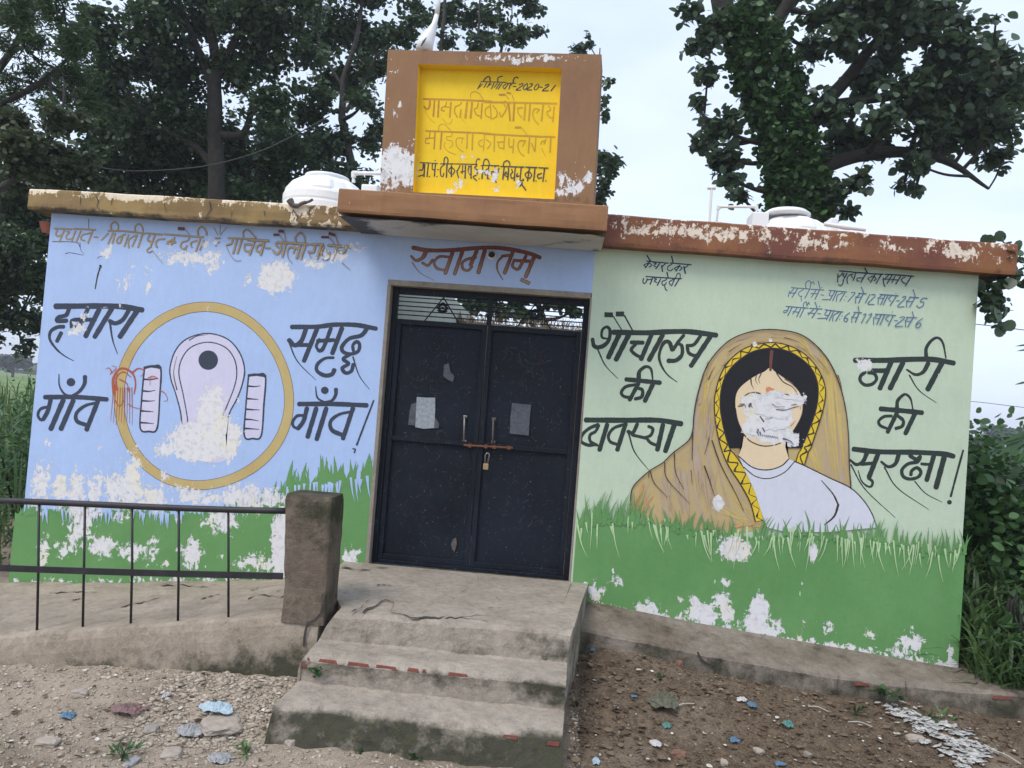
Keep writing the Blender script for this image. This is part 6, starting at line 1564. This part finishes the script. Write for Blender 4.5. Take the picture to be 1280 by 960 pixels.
def slab(px, py, w_, d_, h_, m, label, name='stone', seed=0, cat='stone', rot=None):
    c = gz(px, py); bm = bmesh.new(); bmesh.ops.create_icosphere(bm, subdivisions=3, radius=1)
    rz = random.uniform(0, 3) if rot is None else rot
    for v in bm.verts:
        p = v.co; e = 1/max(abs(p.x), abs(p.y), abs(p.z))**.65; q = Vector((p.x*e*w_/2, p.y*e*d_/2, p.z*e*h_/2))*(1+.22*noise.noise(p*1.6+Vector((seed*7, 0, 0)))); q.z += .1*h_*noise.noise(p*4+Vector((seed, 0, 0))); v.co = Vector((c[0]+q.x*math.cos(rz)-q.y*math.sin(rz), c[1]+q.x*math.sin(rz)+q.y*math.cos(rz), c[2]+h_*.2+q.z))
    me = bpy.data.meshes.new(name); bm.to_mesh(me); bm.free(); return recentre(tag(link(name, me, m), label, cat))
st1, st2, st3 = plain('pale stone', (.36, .31, .26), .95, .2, 20, .6), plain('grey stone', (.27, .25, .22), .95, .2, 20, .6), plain('reddish clod', (.22, .12, .085), .95, .25, 20, .6)
slab(277, 912, .19, .20, .05, st1, 'flat pale broken slab just below the pale blue bag', seed=1, rot=.5); slab(848, 832, .06, .05, .05, st3, 'reddish round stone leaning against the ledge', seed=2); slab(1127, 862, .0, .0, .0, st1, 'x', seed=3) if False else None
slab(1143, 926, .10, .07, .04, st1, 'pale rounded lump at the left of the white debris', seed=4); slab(848, 945, .08, .06, .04, st3, 'dark reddish clod low on the right dirt', seed=5); slab(1064, 866, .055, .018, .02, pwh, 'white chip leaning at the foot of the ledge', seed=6); slab(190, 912, .10, .07, .03, st2, 'flat grey stone on the left dirt', seed=7); slab(215, 945, .12, .09, .04, st1, 'broad pale clod near the bottom left', seed=8); slab(165, 955, .1, .05, .03, pg, 'grey flat scrap of stone at the bottom left', seed=9); slab(60, 930, .11, .08, .035, st1, 'pale clod at the left edge of the dirt', seed=10); slab(100, 870, .09, .06, .04, st1, 'pale stone below the ramp on the left', seed=11); slab(365, 930, .07, .05, .04, st1, 'pale stone at the left foot of the bottom step', seed=12); slab(948, 942, .06, .04, .03, st1, 'small pale stone low on the right dirt', seed=13); slab(905, 955, .05, .04, .03, st1, 'small pale stone at the bottom edge of the right dirt', seed=14); slab(1010, 945, .05, .03, .03, st2, 'small grey stone right of the teal scrap', seed=15)
# straw and twigs
for px, py, qx, qy, lab in ((1235, 938, 1276, 958, 'long dry twig at the bottom right corner'), (840, 880, 868, 874, 'short dry stalk below the ledge'), (1060, 905, 1090, 912, 'pale straw on the right dirt'), (1010, 885, 1035, 893, 'dry stalk right of the blue scrap')):
    a, b = gz(px, py), gz(qx, qy); m_ = (a+b)/2; recentre(tag(MB().tube(catmull3([a+[0, 0, .012], m_+[0, 0, .025], b+[0, 0, .012]], 4), .004, 5).obj('twig', M['chip_w']), lab, 'twig'))

# ------------------------------------------------------------------ humid air
hm = bpy.data.materials.new('humid air'); hm.use_nodes = True; hm.node_tree.nodes.clear(); ho = hm.node_tree.nodes.new('ShaderNodeOutputMaterial'); hv = hm.node_tree.nodes.new('ShaderNodeVolumePrincipled')
hv.inputs['Color'].default_value = (.92, .95, 1, 1); hv.inputs['Density'].default_value = .0014; hv.inputs['Anisotropy'].default_value = .2; hm.node_tree.links.new(hv.outputs[0], ho.inputs['Volume'])
tag(MB().box(-420, 420, -40, 420, -1.7, 14.5).obj('haze', hm), 'pale humid haze over the fields', 'haze', kind='stuff')
